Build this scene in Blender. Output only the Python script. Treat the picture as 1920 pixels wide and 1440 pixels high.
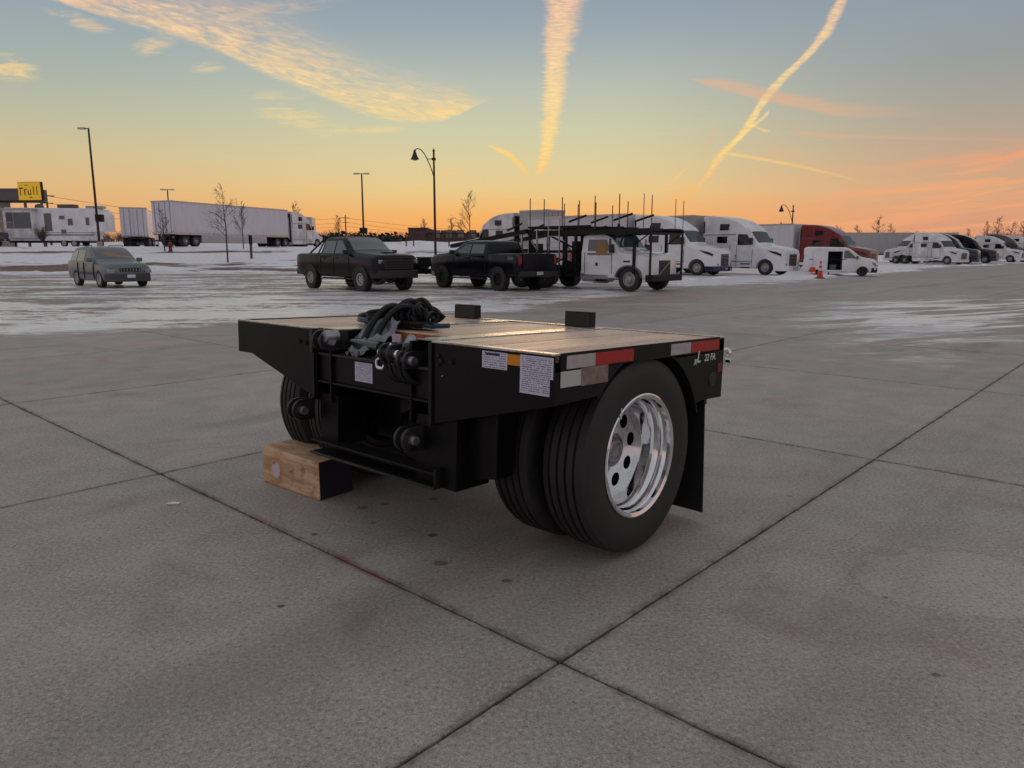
import bpy, bmesh, math, random
from mathutils import Vector, Matrix, noise
R = math.radians
scene = bpy.context.scene
C = scene.collection
for o in list(bpy.data.objects): bpy.data.objects.remove(o)

# ------------------------------------------------------------ camera, sky, sun, exposure
F, EYE, PITCH = 1387.0, 1.5, math.atan(249/1387)
cam = bpy.data.cameras.new('camera'); cam.lens = 36*F/1920; cam.sensor_width = 36
cam.clip_end = 3000; cam.clip_start = .05
co = bpy.data.objects.new('camera', cam); C.objects.link(co)
co.location = (0, 0, EYE); co.rotation_euler = (math.pi/2-PITCH, 0, 0)
scene.camera = co
def ray(px, py):
    x = (px-960)/F; y = (720-py)/F; c, s = math.cos(PITCH), math.sin(PITCH)
    return Vector((x, c+y*s, -s+y*c))
def at(px, py, z=0):
    r = ray(px, py); t = (z-EYE)/r.z; return Vector((r.x*t, r.y*t, z))
def atd(px, py, Y):
    r = ray(px, py); t = Y/r.y; return Vector((r.x*t, Y, EYE+r.z*t))
def azel(px, py):
    r = ray(px, py).normalized()
    return math.degrees(math.atan2(r.x, r.y)), math.degrees(math.asin(r.z))
def srgb(*c):
    return tuple(((v/255)/12.92 if v/255 <= .04045 else ((v/255+.055)/1.055)**2.4) for v in c)+(1,)

world = bpy.data.worlds.new('World'); scene.world = world; world.use_nodes = True
class Nodes:
    def __init__(s, nt): s.nt = nt
    def n(s, t, **k):
        x = s.nt.nodes.new(t)
        for a, b in k.items(): setattr(x, a, b)
        return x
    def link(s, a, b): s.nt.links.new(a, b)
    def put(s, sock, v):
        if isinstance(v, (int, float)): sock.default_value = v
        elif isinstance(v, tuple): sock.default_value = v
        else: s.link(v, sock)
    def m(s, op, a, b=None, c=None, clamp=False):
        x = s.n('ShaderNodeMath', operation=op); x.use_clamp = clamp
        s.put(x.inputs[0], a)
        if b is not None: s.put(x.inputs[1], b)
        if c is not None: s.put(x.inputs[2], c)
        return x.outputs[0]
    def add(s, a, b): return s.m('ADD', a, b)
    def sub(s, a, b): return s.m('SUBTRACT', a, b)
    def mul(s, a, b): return s.m('MULTIPLY', a, b)
    def mx(s, a, b): return s.m('MAXIMUM', a, b)
    def ss(s, v, a, b, lo=0., hi=1.):
        x = s.n('ShaderNodeMapRange', interpolation_type='SMOOTHSTEP')
        s.put(x.inputs[0], v); s.put(x.inputs[1], a); s.put(x.inputs[2], b); s.put(x.inputs[3], lo); s.put(x.inputs[4], hi)
        return x.outputs[0]
    def lin(s, v, a, b, lo=0., hi=1.):
        x = s.n('ShaderNodeMapRange'); s.put(x.inputs[0], v)
        for i, q in enumerate((a, b, lo, hi)): x.inputs[i+1].default_value = q
        return x.outputs[0]
    def xyz(s, x, y, z=0.):
        n = s.n('ShaderNodeCombineXYZ')
        for i, v in enumerate((x, y, z)): s.put(n.inputs[i], v)
        return n.outputs[0]
    def noise(s, v, scale=1., detail=4., rough=.55, dist=0.):
        n = s.n('ShaderNodeTexNoise'); s.link(v, n.inputs['Vector'])
        n.inputs['Scale'].default_value = scale; n.inputs['Detail'].default_value = detail
        n.inputs['Roughness'].default_value = rough; n.inputs['Distortion'].default_value = dist
        return n.outputs['Fac']
    def ramp(s, v, stops, interp='LINEAR'):
        n = s.n('ShaderNodeValToRGB'); s.put(n.inputs[0], v); cr = n.color_ramp; cr.interpolation = interp
        while len(cr.elements) < len(stops): cr.elements.new(.5)
        for e, (p, c) in zip(cr.elements, sorted(stops, key=lambda q: q[0])):
            e.position = p; e.color = c
        return n.outputs[0]
    def mix(s, f, a, b):
        n = s.n('ShaderNodeMix', data_type='RGBA')
        s.put(n.inputs[0], f); s.put(n.inputs[6], a); s.put(n.inputs[7], b)
        return n.outputs[2]
    def curve(s, v, pts, x0, x1, y0, y1):
        n = s.n('ShaderNodeFloatCurve')
        s.link(s.lin(v, x0, x1), n.inputs['Value'])
        cu = n.mapping.curves[0]
        pts = sorted(((p[0]-x0)/(x1-x0), (p[1]-y0)/(y1-y0)) for p in pts)
        while len(cu.points) < len(pts): cu.points.new(.5, .5)
        for cp, p in zip(cu.points, pts): cp.location = p; cp.handle_type = 'AUTO_CLAMPED'
        n.mapping.update()
        return s.add(s.mul(n.outputs[0], y1-y0), y0)

W = Nodes(world.node_tree); world.node_tree.nodes.clear()
tc = W.n('ShaderNodeTexCoord'); sp = W.n('ShaderNodeSeparateXYZ'); W.link(tc.outputs['Generated'], sp.inputs[0])
X, Y, Z = sp.outputs
az = W.mul(W.m('ARCTAN2', X, Y), 180/math.pi)
el = W.mul(W.m('ARCSINE', Z), 180/math.pi)
def sky_ramp(stops):   # stops in degrees of elevation, sRGB
    return W.ramp(W.m('POWER', W.lin(el, 0, 90), .5), [(math.sqrt(e/90), srgb(*c)) for e, c in stops])
mid = sky_ramp([(0,(236,146,88)), (1.2,(243,162,92)), (2.6,(242,178,104)), (4.5,(231,199,138)), (6.5,(219,203,154)), (9,(202,201,168)),
                (12,(182,188,176)), (15,(156,169,174)), (18.5,(137,153,168)), (28,(154,160,166)), (50,(168,169,172)), (90,(170,171,174))])
rgt = sky_ramp([(0,(212,146,122)), (2,(220,156,120)), (4,(214,164,128)), (6.5,(190,162,138)), (9,(168,160,148)),
                (12,(150,155,154)), (15,(143,154,163)), (18.5,(133,147,164)), (28,(152,158,164)), (50,(168,169,172)), (90,(170,171,174))])
lft = sky_ramp([(0,(220,150,105)), (2,(228,166,112)), (4.5,(220,182,128)), (6.5,(206,188,146)), (9,(184,184,160)),
                (12,(162,174,168)), (15,(150,165,173)), (18.5,(138,154,168)), (28,(154,160,166)), (50,(168,169,172)), (90,(170,171,174))])
back = sky_ramp([(0,(176,152,152)), (3,(190,166,164)), (8,(188,174,174)), (15,(176,172,178)), (28,(164,166,170)), (50,(168,169,172)), (90,(170,171,174))])
col = W.mix(W.ss(az, 4, 34), mid, rgt)
col = W.mix(W.ss(az, -4, -36), col, lft)
col = W.mix(W.ss(W.m('ABSOLUTE', az), 42, 85), col, back)
# --- clouds and condensation trails, in azimuth / elevation of the sky
nv = W.xyz(az, el)
n_fine = W.noise(W.xyz(az, W.mul(el, 1.0)), 1.6, 5, .62, .3)
n_mid = W.noise(nv, .45, 4, .55, .2)
NV1 = W.noise(W.xyz(W.mul(az, .35), W.mul(el, 2.4)), 3.2, 5, .68)
NV2 = W.noise(W.xyz(W.mul(az, .7), W.mul(el, 4.5)), 1.5, 4, .6, .4)
NH1 = W.noise(W.xyz(W.mul(az, .6), W.mul(el, 4.)), 1., 4, .6, .3)
NH2 = W.noise(W.xyz(W.mul(az, .42), W.add(W.mul(el, 2.1), W.mul(az, -.2))), 1.0, 5, .62, .8)
def wob(k): return W.mul(W.sub(n_fine, .5), k)
masks = []     # (mask, colour)
E_COL = W.ramp(W.lin(el, 0, 20), [(0, srgb(240,150,95)), (.2, srgb(246,184,105)), (.4, srgb(254,216,128)), (.62, srgb(250,212,152)), (.82, srgb(244,196,156)), (1, srgb(236,188,166))])
R_COL = W.ramp(W.lin(el, 0, 20), [(0, srgb(226,138,112)), (.3, srgb(238,168,120)), (.55, srgb(230,176,138)), (1, srgb(214,166,146))])
def trail_v(pts, col, k=1., wb=1., feather=1.):
    """near vertical trail: pts (px, py, half width px, strength)"""
    P = [(azel(x, y), azel(x+w, y)[0]-azel(x, y)[0], s) for x, y, w, s in pts]
    c = W.curve(el, [(p[0][1], p[0][0]) for p in P], 0, 25, -40, 40)
    w = W.curve(el, [(p[0][1], p[1]) for p in P], 0, 25, 0, 5)
    a = W.curve(el, [(p[0][1], p[2]) for p in P], 0, 25, 0, 1)
    e = NV1
    w = W.mul(w, W.lin(W.noise(W.xyz(0.37, W.mul(el, .9)), 1.0, 3, .6), .3, .7, .72, 1.25))
    d = W.m('DIVIDE', W.add(W.sub(az, c), W.mul(W.sub(e, .5), wb)), w)
    right = W.m('GREATER_THAN', d, 0)
    d2 = W.m('MULTIPLY', W.m('ABSOLUTE', d), W.sub(1.35, W.mul(right, .45*feather)))
    m = W.ss(d2, 1.25, .35)
    strk = NV2
    m = W.mul(W.mul(m, a), W.mul(W.lin(strk, .3, .62, .5, 1.), k))
    masks.append((m, col)); masks.append((W.mul(W.mul(W.ss(d2, .75, .0), a), W.mul(W.ss(strk, .42, .66), .35*k)), srgb(255, 228, 176)))
def trail_h(pts, col, k=1., wb=.3, up=1., nsc=(.6, 4.)):
    P = [(azel(x, y), azel(x, y-w)[1]-azel(x, y)[1], s) for x, y, w, s in pts]
    c = W.curve(az, [(p[0][0], p[0][1]) for p in P], -50, 50, -5, 35)
    w = W.curve(az, [(p[0][0], p[1]) for p in P], -50, 50, 0, 5)
    a = W.curve(az, [(p[0][0], p[2]) for p in P], -50, 50, 0, 1)
    d = W.m('DIVIDE', W.add(W.sub(el, c), wob(wb)), W.mx(w, .02))
    above = W.m('GREATER_THAN', d, 0)
    d2 = W.mul(W.m('ABSOLUTE', d), W.sub(1.3, W.mul(above, .55*up)))
    m = W.ss(d2, 1.25, .3)
    strk = NH1
    m = W.mul(W.mul(m, a), W.mul(W.lin(strk, .3, .65, .5, 1.), k))
    masks.append((m, col))
def puff(px, py, rx, ry, ang, k, col, nsc=(.5, 2.2)):
    a0, e0 = azel(px, py); sx = rx*.037; sy = ry*.037; c, s = math.cos(R(ang)), math.sin(R(ang))
    dx = W.sub(az, a0); dy = W.sub(el, e0)
    u = W.m('DIVIDE', W.add(W.mul(dx, c), W.mul(dy, s)), sx)
    v = W.m('DIVIDE', W.sub(W.mul(dy, c), W.mul(dx, s)), sy)
    r = W.m('SQRT', W.add(W.mul(u, u), W.mul(v, v)))
    strk = NH2
    m = W.mul(W.mul(W.ss(W.add(r, W.mul(W.sub(strk, .5), -1.2)), 1.1, .1), W.ss(strk, .32, .62)), k)
    masks.append((m, col))
# broad cirrus on the left, sharp below, combed out above
low = [(40,-18),(140,14),(220,38),(300,62),(370,84),(430,108),(490,136),(560,164),(620,190),(680,214),(730,228),(790,230),(850,220),(900,196),(925,186)]
thk = [(40,20),(140,44),(300,72),(430,82),(560,80),(700,72),(790,58),(850,44),(900,12),(925,2)]
LP = [azel(x, y) for x, y in low]
lowc = W.curve(az, LP, -50, 50, -5, 35)
tk = W.curve(az, [(azel(x, 120)[0], t*.037) for x, t in thk], -50, 50, 0, 5)
t = W.m('DIVIDE', W.add(W.sub(el, lowc), wob(.25)), W.mx(tk, .03))
env = W.mul(W.ss(t, -.06, .14), W.ss(t, 1.75, .12))
sk = W.noise(W.xyz(W.sub(W.mul(az, .55), W.mul(el, .55)), W.add(W.mul(el, 3.2), W.mul(az, .55))), .95, 8, .66, .9)
sk2 = W.noise(W.xyz(W.mul(az, .9), W.mul(el, 1.1)), .33, 3, .5)
gate = W.mul(W.ss(az, azel(915, 120)[0]+1, azel(840, 120)[0]), W.ss(az, -46, -38))
body = W.mul(W.mul(env, gate), W.lin(W.add(W.mul(sk, .85), W.mul(sk2, .25)), .41, .64, .10, 1.))
body = W.m('MINIMUM', body, 1.)
masks.append((W.mul(body, .88), E_COL)); masks.append((W.mul(W.mul(W.mul(env, gate), W.ss(sk, .54, .72)), .55), srgb(255,226,188)))
puff(560, 222, 100, 26, -12, .55, E_COL); puff(690, 244, 90, 10, 4, .4, E_COL)
puff(290, 84, 46, 16, 22, .55, E_COL); puff(390, 126, 36, 12, 10, .4, E_COL)
puff(18, 128, 46, 24, -6, .75, E_COL); puff(150, 40, 60, 14, -14, .5, E_COL)
puff(480, 20, 200, 16, 10, .3, E_COL); puff(520, 180, 60, 12, 6, .3, E_COL)
trail_v([(1056,-60,44,1),(1052,0,38,1),(1044,60,33,1),(1038,120,27,1),(1033,200,21,1),(1026,250,16,1),(1018,300,13,1),(1011,322,10,.9),(1007,336,5,0),(1005,360,3,0)], E_COL, 1., 1.25)
trail_v([(1640,-90,16,.8),(1578,0,16,.9),(1548,60,16,.95),(1512,104,15,.95),(1462,152,15,.95),(1424,200,12,.95),(1392,250,10,.95),(1352,290,13,.9),(1322,335,10,.6),(1304,352,12,.25),(1270,372,20,.1)], E_COL, .95, .42, .4)
trail_v([(1442,206,3,0),(1436,216,6,.9),(1412,236,7,.9),(1376,268,7,.85),(1346,296,4,.3),(1340,302,3,0)], E_COL, .85, .15, 0)
trail_h([(1290,146,1,0),(1312,153,4,.7),(1360,162,12,.75),(1440,182,13,.75),(1520,198,14,.7),(1580,210,14,.5),(1660,212,12,.25),(1760,214,9,0)], R_COL, .9, .12)
trail_h([(1360,288,2,0),(1376,290,5,.9),(1480,308,5,.9),(1560,326,4,.6),(1620,342,3,0)], E_COL, .8, .08, 0)
trail_h([(915,272,1,0),(928,278,6,.95),(950,288,9,1),(968,302,11,1),(984,320,10,.9),(993,330,5,0)], E_COL, 1., .12, 0)
trail_h([(1232,352,1,0),(1252,348,4,.7),(1268,334,5,.8),(1282,320,5,.8),(1290,314,1,0)], E_COL, .8, .05, 0)
trail_h([(1470,248,1,0),(1500,250,5,.5),(1560,256,5,.55),(1640,258,3,.45),(1860,262,3,.35),(1960,264,3,0)], R_COL, .7, .08)
for a, b, c_, d_ in ((570,346,616,350), (770,350,792,354), (826,324,856,325), (1400,232,1440,246), (905,372,1010,380), (1000,384,1180,384)):
    trail_h([(a-8,b,1,0),(a,b,4,.7),(c_,d_,4,.7),(c_+8,d_,1,0)], E_COL, .75, .05, 0)
puff(1284, 362, 46, 26, 35, .6, E_COL); puff(1460, 286, 60, 14, -4, .35, R_COL); puff(1330, 262, 10, 40, -30, .2, R_COL)
puff(880, 395, 90, 8, -12, .45, E_COL); puff(960, 414, 60, 6, -15, .35, E_COL)
# salmon bands low on the right, and lower still on the left
ban = W.noise(W.xyz(W.mul(az, .10), W.sub(W.mul(el, 1.25), W.mul(az, .11))), 1.15, 6, .6, .55)
bmask = W.mul(W.mul(W.ss(az, 6, 32), W.ss(W.add(el, W.mul(az, -.09)), 4.6, .8)), W.ss(ban, .44, .66))
masks.append((W.mul(bmask, .85), srgb(244, 168, 116)))
ban2 = W.noise(W.xyz(W.add(W.mul(az, .10), 7.3), W.sub(W.mul(el, 1.5), W.mul(az, .13))), 1.3, 6, .6, .5)
bm2 = W.mul(W.mul(W.ss(az, 14, 36), W.ss(el, 4.6, .8)), W.ss(ban2, .46, .64))
masks.append((W.mul(bm2, .55), srgb(160, 136, 146)))
puff(1900, 290, 90, 18, 14, .9, srgb(244,158,112)); puff(1800, 300, 130, 12, 8, .5, srgb(228,160,124))
bm3 = W.mul(W.mul(W.ss(az, -2, 16), W.ss(el, 4.5, 1.)), W.ss(ban2, .5, .62))
masks.append((W.mul(bm3, .35), srgb(244,176,112)))
front_only = W.ss(Y, .15, .45)
for mk, c_ in masks:
    col = W.mix(W.mul(W.m('MINIMUM', mk, 1.), front_only), col, c_)
skyt = W.n('ShaderNodeTexSky', sky_type='NISHITA'); skyt.sun_disc = False
skyt.sun_elevation = R(-3.0); skyt.sun_rotation = R(2.0)
b1 = W.n('ShaderNodeBackground'); W.link(col, b1.inputs[0]); b1.inputs[1].default_value = 1.0
b2 = W.n('ShaderNodeBackground'); W.link(skyt.outputs[0], b2.inputs[0]); b2.inputs[1].default_value = .05
ad = W.n('ShaderNodeAddShader'); W.link(b1.outputs[0], ad.inputs[0]); W.link(b2.outputs[0], ad.inputs[1])
wo = W.n('ShaderNodeOutputWorld'); W.link(ad.outputs[0], wo.inputs[0])
world.cycles.sampling_method = 'MANUAL'; world.cycles.sample_map_resolution = 512

sun = bpy.data.lights.new('sun', 'SUN'); sun.energy = .12; sun.angle = R(8); sun.color = (1, .62, .34)
so = bpy.data.objects.new('sun', sun); C.objects.link(so); so.rotation_euler = (-R(87.5), 0, -R(2))
vs = scene.view_settings; vs.view_transform = 'Standard'; vs.look = 'None'; vs.exposure = 0; vs.gamma = 1; vs.use_curve_mapping = False
scene.render.engine = 'CYCLES'

# ------------------------------------------------------------ materials
def mat(name, color=(.5,.5,.5), rough=.5, metal=0., coat=0., build=None, bump=0., bscale=60., var=.0, vscale=3., spec=.5):
    m = bpy.data.materials.new(name); m.use_nodes = True
    T = Nodes(m.node_tree); b = m.node_tree.nodes['Principled BSDF']
    if len(color) == 3: color = tuple(color)+(1,)
    b.inputs['Base Color'].default_value = color; b.inputs['Roughness'].default_value = rough
    b.inputs['Metallic'].default_value = metal; b.inputs['Coat Weight'].default_value = coat
    b.inputs['Coat Roughness'].default_value = .05; b.inputs['Specular IOR Level'].default_value = spec
    co_ = T.n('ShaderNodeTexCoord').outputs['Object']
    if var:
        v = T.noise(co_, vscale, 5, .6)
        dark = tuple(c*(1-var) for c in color[:3])+(1,); lite = tuple(min(1, c*(1+var*.5)) for c in color[:3])+(1,)
        T.link(T.mix(T.ss(v, .35, .65), dark, lite), b.inputs['Base Color'])
        T.link(T.lin(v, .3, .7, max(0, rough-.08), min(1, rough+.12)), b.inputs['Roughness'])
    if bump:
        bn = T.n('ShaderNodeBump'); bn.inputs['Strength'].default_value = bump; bn.inputs['Distance'].default_value = .01
        T.link(T.noise(co_, bscale, 4, .6), bn.inputs['Height']); T.link(bn.outputs[0], b.inputs['Normal'])
    if build: build(T, b, co_)
    return m

def ice_nodes(T, x, y):
    """where thin snow and ice lie on the lot, in metres of the place"""
    p = T.xyz(x, y)
    big = T.noise(p, .10, 4, .6, .4); md = T.noise(T.xyz(T.mul(x, .35), y), .55, 5, .62, .5)
    fi = T.noise(T.xyz(T.mul(x, .6), T.mul(y, 1.3)), 2.2, 5, .65, .4)
    n = T.add(T.add(T.mul(big, .45), T.mul(md, .75)), T.mul(fi, .35))
    fi2 = T.noise(T.xyz(T.mul(x, .9), T.mul(y, 2.6)), 3.4, 5, .7, .3)
    n = T.add(n, T.mul(T.sub(fi2, .5), .42))          # about .78 mean
    # southern edge of the icy lot: from (-9,13) by (-1,18) and (2,22) to (7,32), (11,41), (30,57)
    edge = T.curve(x, [(-30,7.5),(-14,11.5),(-9.2,13.2),(-6,15.6),(-3.5,17.9),(-.8,18.6),(1.9,23.0),(7.2,31.2),(11.6,35.8),(17,41.5),(26,53),(36,66),(60,95)], -30, 60, 0, 100)
    d = T.m('DIVIDE', T.sub(y, edge), T.add(1., T.mul(y, .05)))
    inside = T.ss(T.add(d, T.mul(T.sub(n, .78), 4.5)), -.4, .6)
    far = T.add(T.ss(y, 26, 16, 0., .10), T.ss(x, 5, 9, 0., .16))
    cover = T.ss(n, T.sub(.787, far), T.sub(.807, far))
    m1 = T.mul(inside, T.lin(cover, 0, 1, .06, 1.))
    # scraped streaks at the right
    st = T.noise(T.xyz(T.add(T.mul(x, .22), T.mul(y, -.09)), T.add(T.mul(y, 1.0), T.mul(x, -.42))), 1.25, 5, .62, .25)
    u = T.m('DIVIDE', T.sub(x, T.add(T.mul(y, .55), .9)), T.mul(y, .26)); v = T.m('DIVIDE', T.sub(T.sub(y, T.mul(x, .25)), 15.), 6.5)
    rr = T.m('SQRT', T.add(T.mul(u, u), T.mul(v, v)))
    m2 = T.mul(T.ss(T.add(rr, T.mul(T.sub(n, .78), -1.6)), 1.1, .35), T.ss(T.add(st, T.mul(T.sub(fi2, .5), .12)), .45, .53))
    return T.m('MINIMUM', T.mx(m1, T.mul(m2, 1.)), 1.), n, fi

def concrete(T, b, co_):
    pos = T.n('ShaderNodeNewGeometry').outputs['Position']
    s = T.n('ShaderNodeSeparateXYZ'); T.link(pos, s.inputs[0]); x, y = s.outputs[0], s.outputs[1]
    fine = T.noise(pos, 160, 3, .7); grit = T.noise(pos, 55, 4, .72); med = T.noise(pos, 2.4, 5, .6, .3); big = T.noise(pos, .55, 4, .6, .4)
    vo = T.n('ShaderNodeTexVoronoi'); T.link(pos, vo.inputs['Vector']); vo.inputs['Scale'].default_value = 75
    base = T.mix(T.ss(big, .36, .64), srgb(188,170,168), srgb(170,168,163))
    base = T.mix(T.ss(med, .32, .70), T.mix(.5, base, srgb(150,135,132)), base)
    pp = at(1810, 1090); pn = T.noise(pos, 4.5, 5, .65)
    pu = T.m('DIVIDE', T.sub(x, pp.x), .50); pv = T.m('DIVIDE', T.sub(y, pp.y), .36)
    pr_ = T.add(T.m('SQRT', T.add(T.mul(pu, pu), T.mul(pv, pv))), T.mul(T.sub(pn, .5), -1.5))
    base = T.mix(T.mul(T.ss(T.m('ABSOLUTE', T.sub(pr_, 1.02)), .10, .0), .22), base, srgb(96,84,80))
    base = T.mix(T.mul(T.ss(pr_, 1.10, .88), .42), base, srgb(204,190,178))
    base = T.mix(T.mul(T.ss(grit, .50, .66), .38), base, srgb(236,228,224))
    base = T.mix(T.mul(T.ss(grit, .47, .34), .6), base, srgb(96,88,88))
    base = T.mix(T.mul(T.ss(vo.outputs['Distance'], .20, .05), T.ss(fine, .5, .6, 0, .7)), base, srgb(214,206,202))
    base = T.mix(T.mul(T.ss(fine, .45, .32), .6), base, srgb(70,64,66))
    base = T.mix(T.mul(T.ss(fine, .56, .68), .5), base, srgb(240,232,226))
    # rusty tint patches and drive marks
    rust = T.noise(pos, 1.1, 4, .6, .8)
    base = T.mix(T.ss(rust, .56, .74, 0, .36), base, srgb(132,102,98))
    tr = T.noise(T.xyz(T.add(T.mul(x, .74), T.mul(y, -.67)), T.mul(T.add(T.mul(x, .67), T.mul(y, .74)), .12)), 1.0, 4, .55, .3)
    base = T.mix(T.ss(tr, .54, .72, 0, .35), base, srgb(104,96,98))
    # each slab its own tone
    ob = T.n('ShaderNodeObjectInfo'); base = T.mix(T.lin(ob.outputs['Random'], 0, 1, 0, .13), base, srgb(98,92,98))
    # joint dirt and red chalk along the joint (grid axes of the slabs)
    gx = T.add(T.mul(T.sub(x, .178), -.739), T.mul(T.sub(y, 2.52), .674)); gy = T.add(T.mul(T.sub(x, .178), .674), T.mul(T.sub(y, 2.52), .739))
    chalk = T.mul(T.ss(T.m('ABSOLUTE', T.add(gy, T.mul(T.sub(med, .5), .03))), .035, .008), T.ss(T.noise(T.xyz(gx, 0.), 1.3, 3, .6), .47, .62))
    base = T.mix(T.mul(chalk, .55), base, srgb(150,70,72))
    chalk2 = T.mul(T.ss(T.m('ABSOLUTE', T.sub(gx, 3.505)), .03, .008), T.ss(T.noise(T.xyz(gy, 0.), 1.1, 3, .6), .45, .6))
    base = T.mix(T.mul(chalk2, .5), base, srgb(150,76,74))
    for g, pd in ((gx, 3.505), (gy, 3.663)):
        q = T.m('ABSOLUTE', T.m('SUBTRACT', T.m('MODULO', T.add(g, pd*60.5), pd), pd*.5))
        dirt = T.mul(T.ss(q, .05, .006), T.ss(T.noise(pos, 9, 4, .65), .3, .75))
        base = T.mix(T.mul(dirt, .65), base, srgb(60,52,54))
    # oil drips and the pale scaled patch
    spn = T.noise(pos, 30, 3, .6); spb = med
    def spot(cx, cy, rx, ry, k, c, wv=.8):
        nonlocal base
        u = T.m('DIVIDE', T.sub(x, cx), rx); v = T.m('DIVIDE', T.sub(y, cy), ry)
        r = T.add(T.m('SQRT', T.add(T.mul(u, u), T.mul(v, v))), T.mul(T.sub(spn if rx < .2 else spb, .5), -wv))
        base = T.mix(T.mul(T.ss(r, 1.1, .7), k), base, c)
    for px, py, rx, k in ((590,1002,.022,.7),(812,1003,.03,.75),(826,1056,.042,.6),(950,1089,.03,.6),(527,1136,.02,.75),(812,935,.03,.6),(680,952,.04,.5),
                          (722,945,.03,.4),(1755,1265,.018,.6),(700,980,.022,.5),(1480,930,.02,.5),(1660,1120,.015,.6)):
        p = at(px, py); spot(p.x, p.y, rx, rx*.8, k, srgb(44,44,46))
    ice, n, fi = ice_nodes(T, x, y)
    vor = T.n('ShaderNodeSeparateXYZ'); T.link(pos, vor.inputs[0])
    snowc = T.mix(T.ss(fi, .35, .65), srgb(222,219,226), srgb(252,250,253))
    wet = T.mul(T.ss(y, 12.5, 20), T.ss(T.sub(x, T.mul(y, .33)), 0, -5))
    base = T.mix(T.mul(wet, T.ss(n, .86, .66, .0, .55)), base, srgb(128,98,86))
    base = T.mix(ice, base, snowc)
    T.link(base, b.inputs['Base Color'])
    T.link(T.mix(ice, (.62,)*3+(1,), (.30,)*3+(1,)), b.inputs['Roughness'])
    T.link(T.lin(ice, 0, 1, .26, .75), b.inputs['Specular IOR Level'])
    bn = T.n('ShaderNodeBump'); bn.inputs['Strength'].default_value = .32; bn.inputs['Distance'].default_value = .003
    T.link(T.add(T.add(T.mul(fine, 1.1), T.mul(grit, .45)), T.mul(ice, 2.)), bn.inputs['Height']); T.link(bn.outputs[0], b.inputs['Normal'])

def snowfield(T, b, co_):
    pos = T.n('ShaderNodeNewGeometry').outputs['Position']
    s = T.n('ShaderNodeSeparateXYZ'); T.link(pos, s.inputs[0]); x, y = s.outputs[0], s.outputs[1]
    a = T.noise(T.xyz(T.mul(x, .3), y), .35, 6, .65, .3); g = T.noise(pos, 5., 5, .7)
    snow = T.mix(T.ss(g, .35, .65), srgb(226,222,232), srgb(250,248,253))
    grass = T.mix(T.ss(g, .3, .7), srgb(84,66,52), srgb(138,112,92))
    band = T.mx(T.ss(T.m('ABSOLUTE', T.sub(y, T.add(59., T.mul(x, .05)))), 2.6, .6, 0, .17), T.ss(T.m('ABSOLUTE', T.sub(y, 65.5)), 1.4, .2, 0, .12))
    band = T.mx(band, T.ss(T.m('ABSOLUTE', T.sub(y, 55.)), 1.6, .4, 0, .15))
    k = T.ss(T.add(a, band), .60, .68)
    T.link(T.mix(k, snow, grass), b.inputs['Base Color']); b.inputs['Roughness'].default_value = .7
    bn = T.n('ShaderNodeBump'); bn.inputs['Strength'].default_value = .5; bn.inputs['Distance'].default_value = .08
    T.link(T.add(g, T.mul(k, -1.)), bn.inputs['Height']); T.link(bn.outputs[0], b.inputs['Normal'])

def plank_wood(c1, c2):
    def f(T, b, co_):
        s = T.n('ShaderNodeSeparateXYZ'); T.link(co_, s.inputs[0])
        oi = T.n('ShaderNodeObjectInfo').outputs['Random']
        v = T.xyz(T.add(T.mul(s.outputs[0], 14), T.mul(oi, 40)), T.mul(s.outputs[1], 1.4), s.outputs[2])
        g = T.noise(v, 2.2, 6, .65, .8); h = T.noise(co_, 40, 4, .7); w = T.noise(v, .4, 3, .5)
        base = T.mix(T.ss(g, .3, .7), c1, c2)
        base = T.mix(T.mul(T.ss(h, .5, .64), .7), base, srgb(204,180,168))
        base = T.mix(T.mul(T.ss(h, .44, .34), .6), base, srgb(52,36,30))
        base = T.mix(T.lin(oi, 0, 1, 0, .3), base, srgb(96,70,56))
        T.link(base, b.inputs['Base Color']); T.link(T.lin(w, .3, .7, .34, .52), b.inputs['Roughness'])
        b.inputs['Specular IOR Level'].default_value = .75
        bn = T.n('ShaderNodeBump'); bn.inputs['Strength'].default_value = .5; bn.inputs['Distance'].default_value = .003
        T.link(T.add(g, h), bn.inputs['Height']); T.link(bn.outputs[0], b.inputs['Normal'])
    return f
def block_wood(T, b, co_):
    s = T.n('ShaderNodeSeparateXYZ'); T.link(co_, s.inputs[0])
    v = T.xyz(T.mul(s.outputs[0], 1.2), T.mul(s.outputs[1], 9), T.mul(s.outputs[2], 9))
    g = T.noise(v, 2., 6, .65, 1.2); h = T.noise(co_, 12, 5, .7, .4)
    base = T.mix(T.ss(g, .3, .7), srgb(178,138,104), srgb(228,194,156))
    base = T.mix(T.ss(h, .54, .66, 0, .6), base, srgb(96,60,44))
    base = T.mix(T.ss(h, .42, .3, 0, .6), base, srgb(222,190,156))
    d = T.n('ShaderNodeVectorMath', operation='DISTANCE'); T.link(T.xyz(s.outputs[0], 0., T.mul(s.outputs[2], .8)), d.inputs[0]); d.inputs[1].default_value = (-.15, 0, .085)
    base = T.mix(T.ss(T.add(d.outputs['Value'], T.mul(T.sub(h, .5), .08)), .060, .04, 0, .8), base, srgb(214,198,208))
    base = T.mix(T.ss(T.m('ABSOLUTE', T.sub(T.add(d.outputs['Value'], T.mul(T.sub(h, .5), .08)), .070)), .02, .0, 0, .5), base, srgb(186,142,70))
    T.link(base, b.inputs['Base Color'])
    bn = T.n('ShaderNodeBump'); bn.inputs['Strength'].default_value = .6; bn.inputs['Distance'].default_value = .004
    T.link(g, bn.inputs['Height']); T.link(bn.outputs[0], b.inputs['Normal'])
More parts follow.
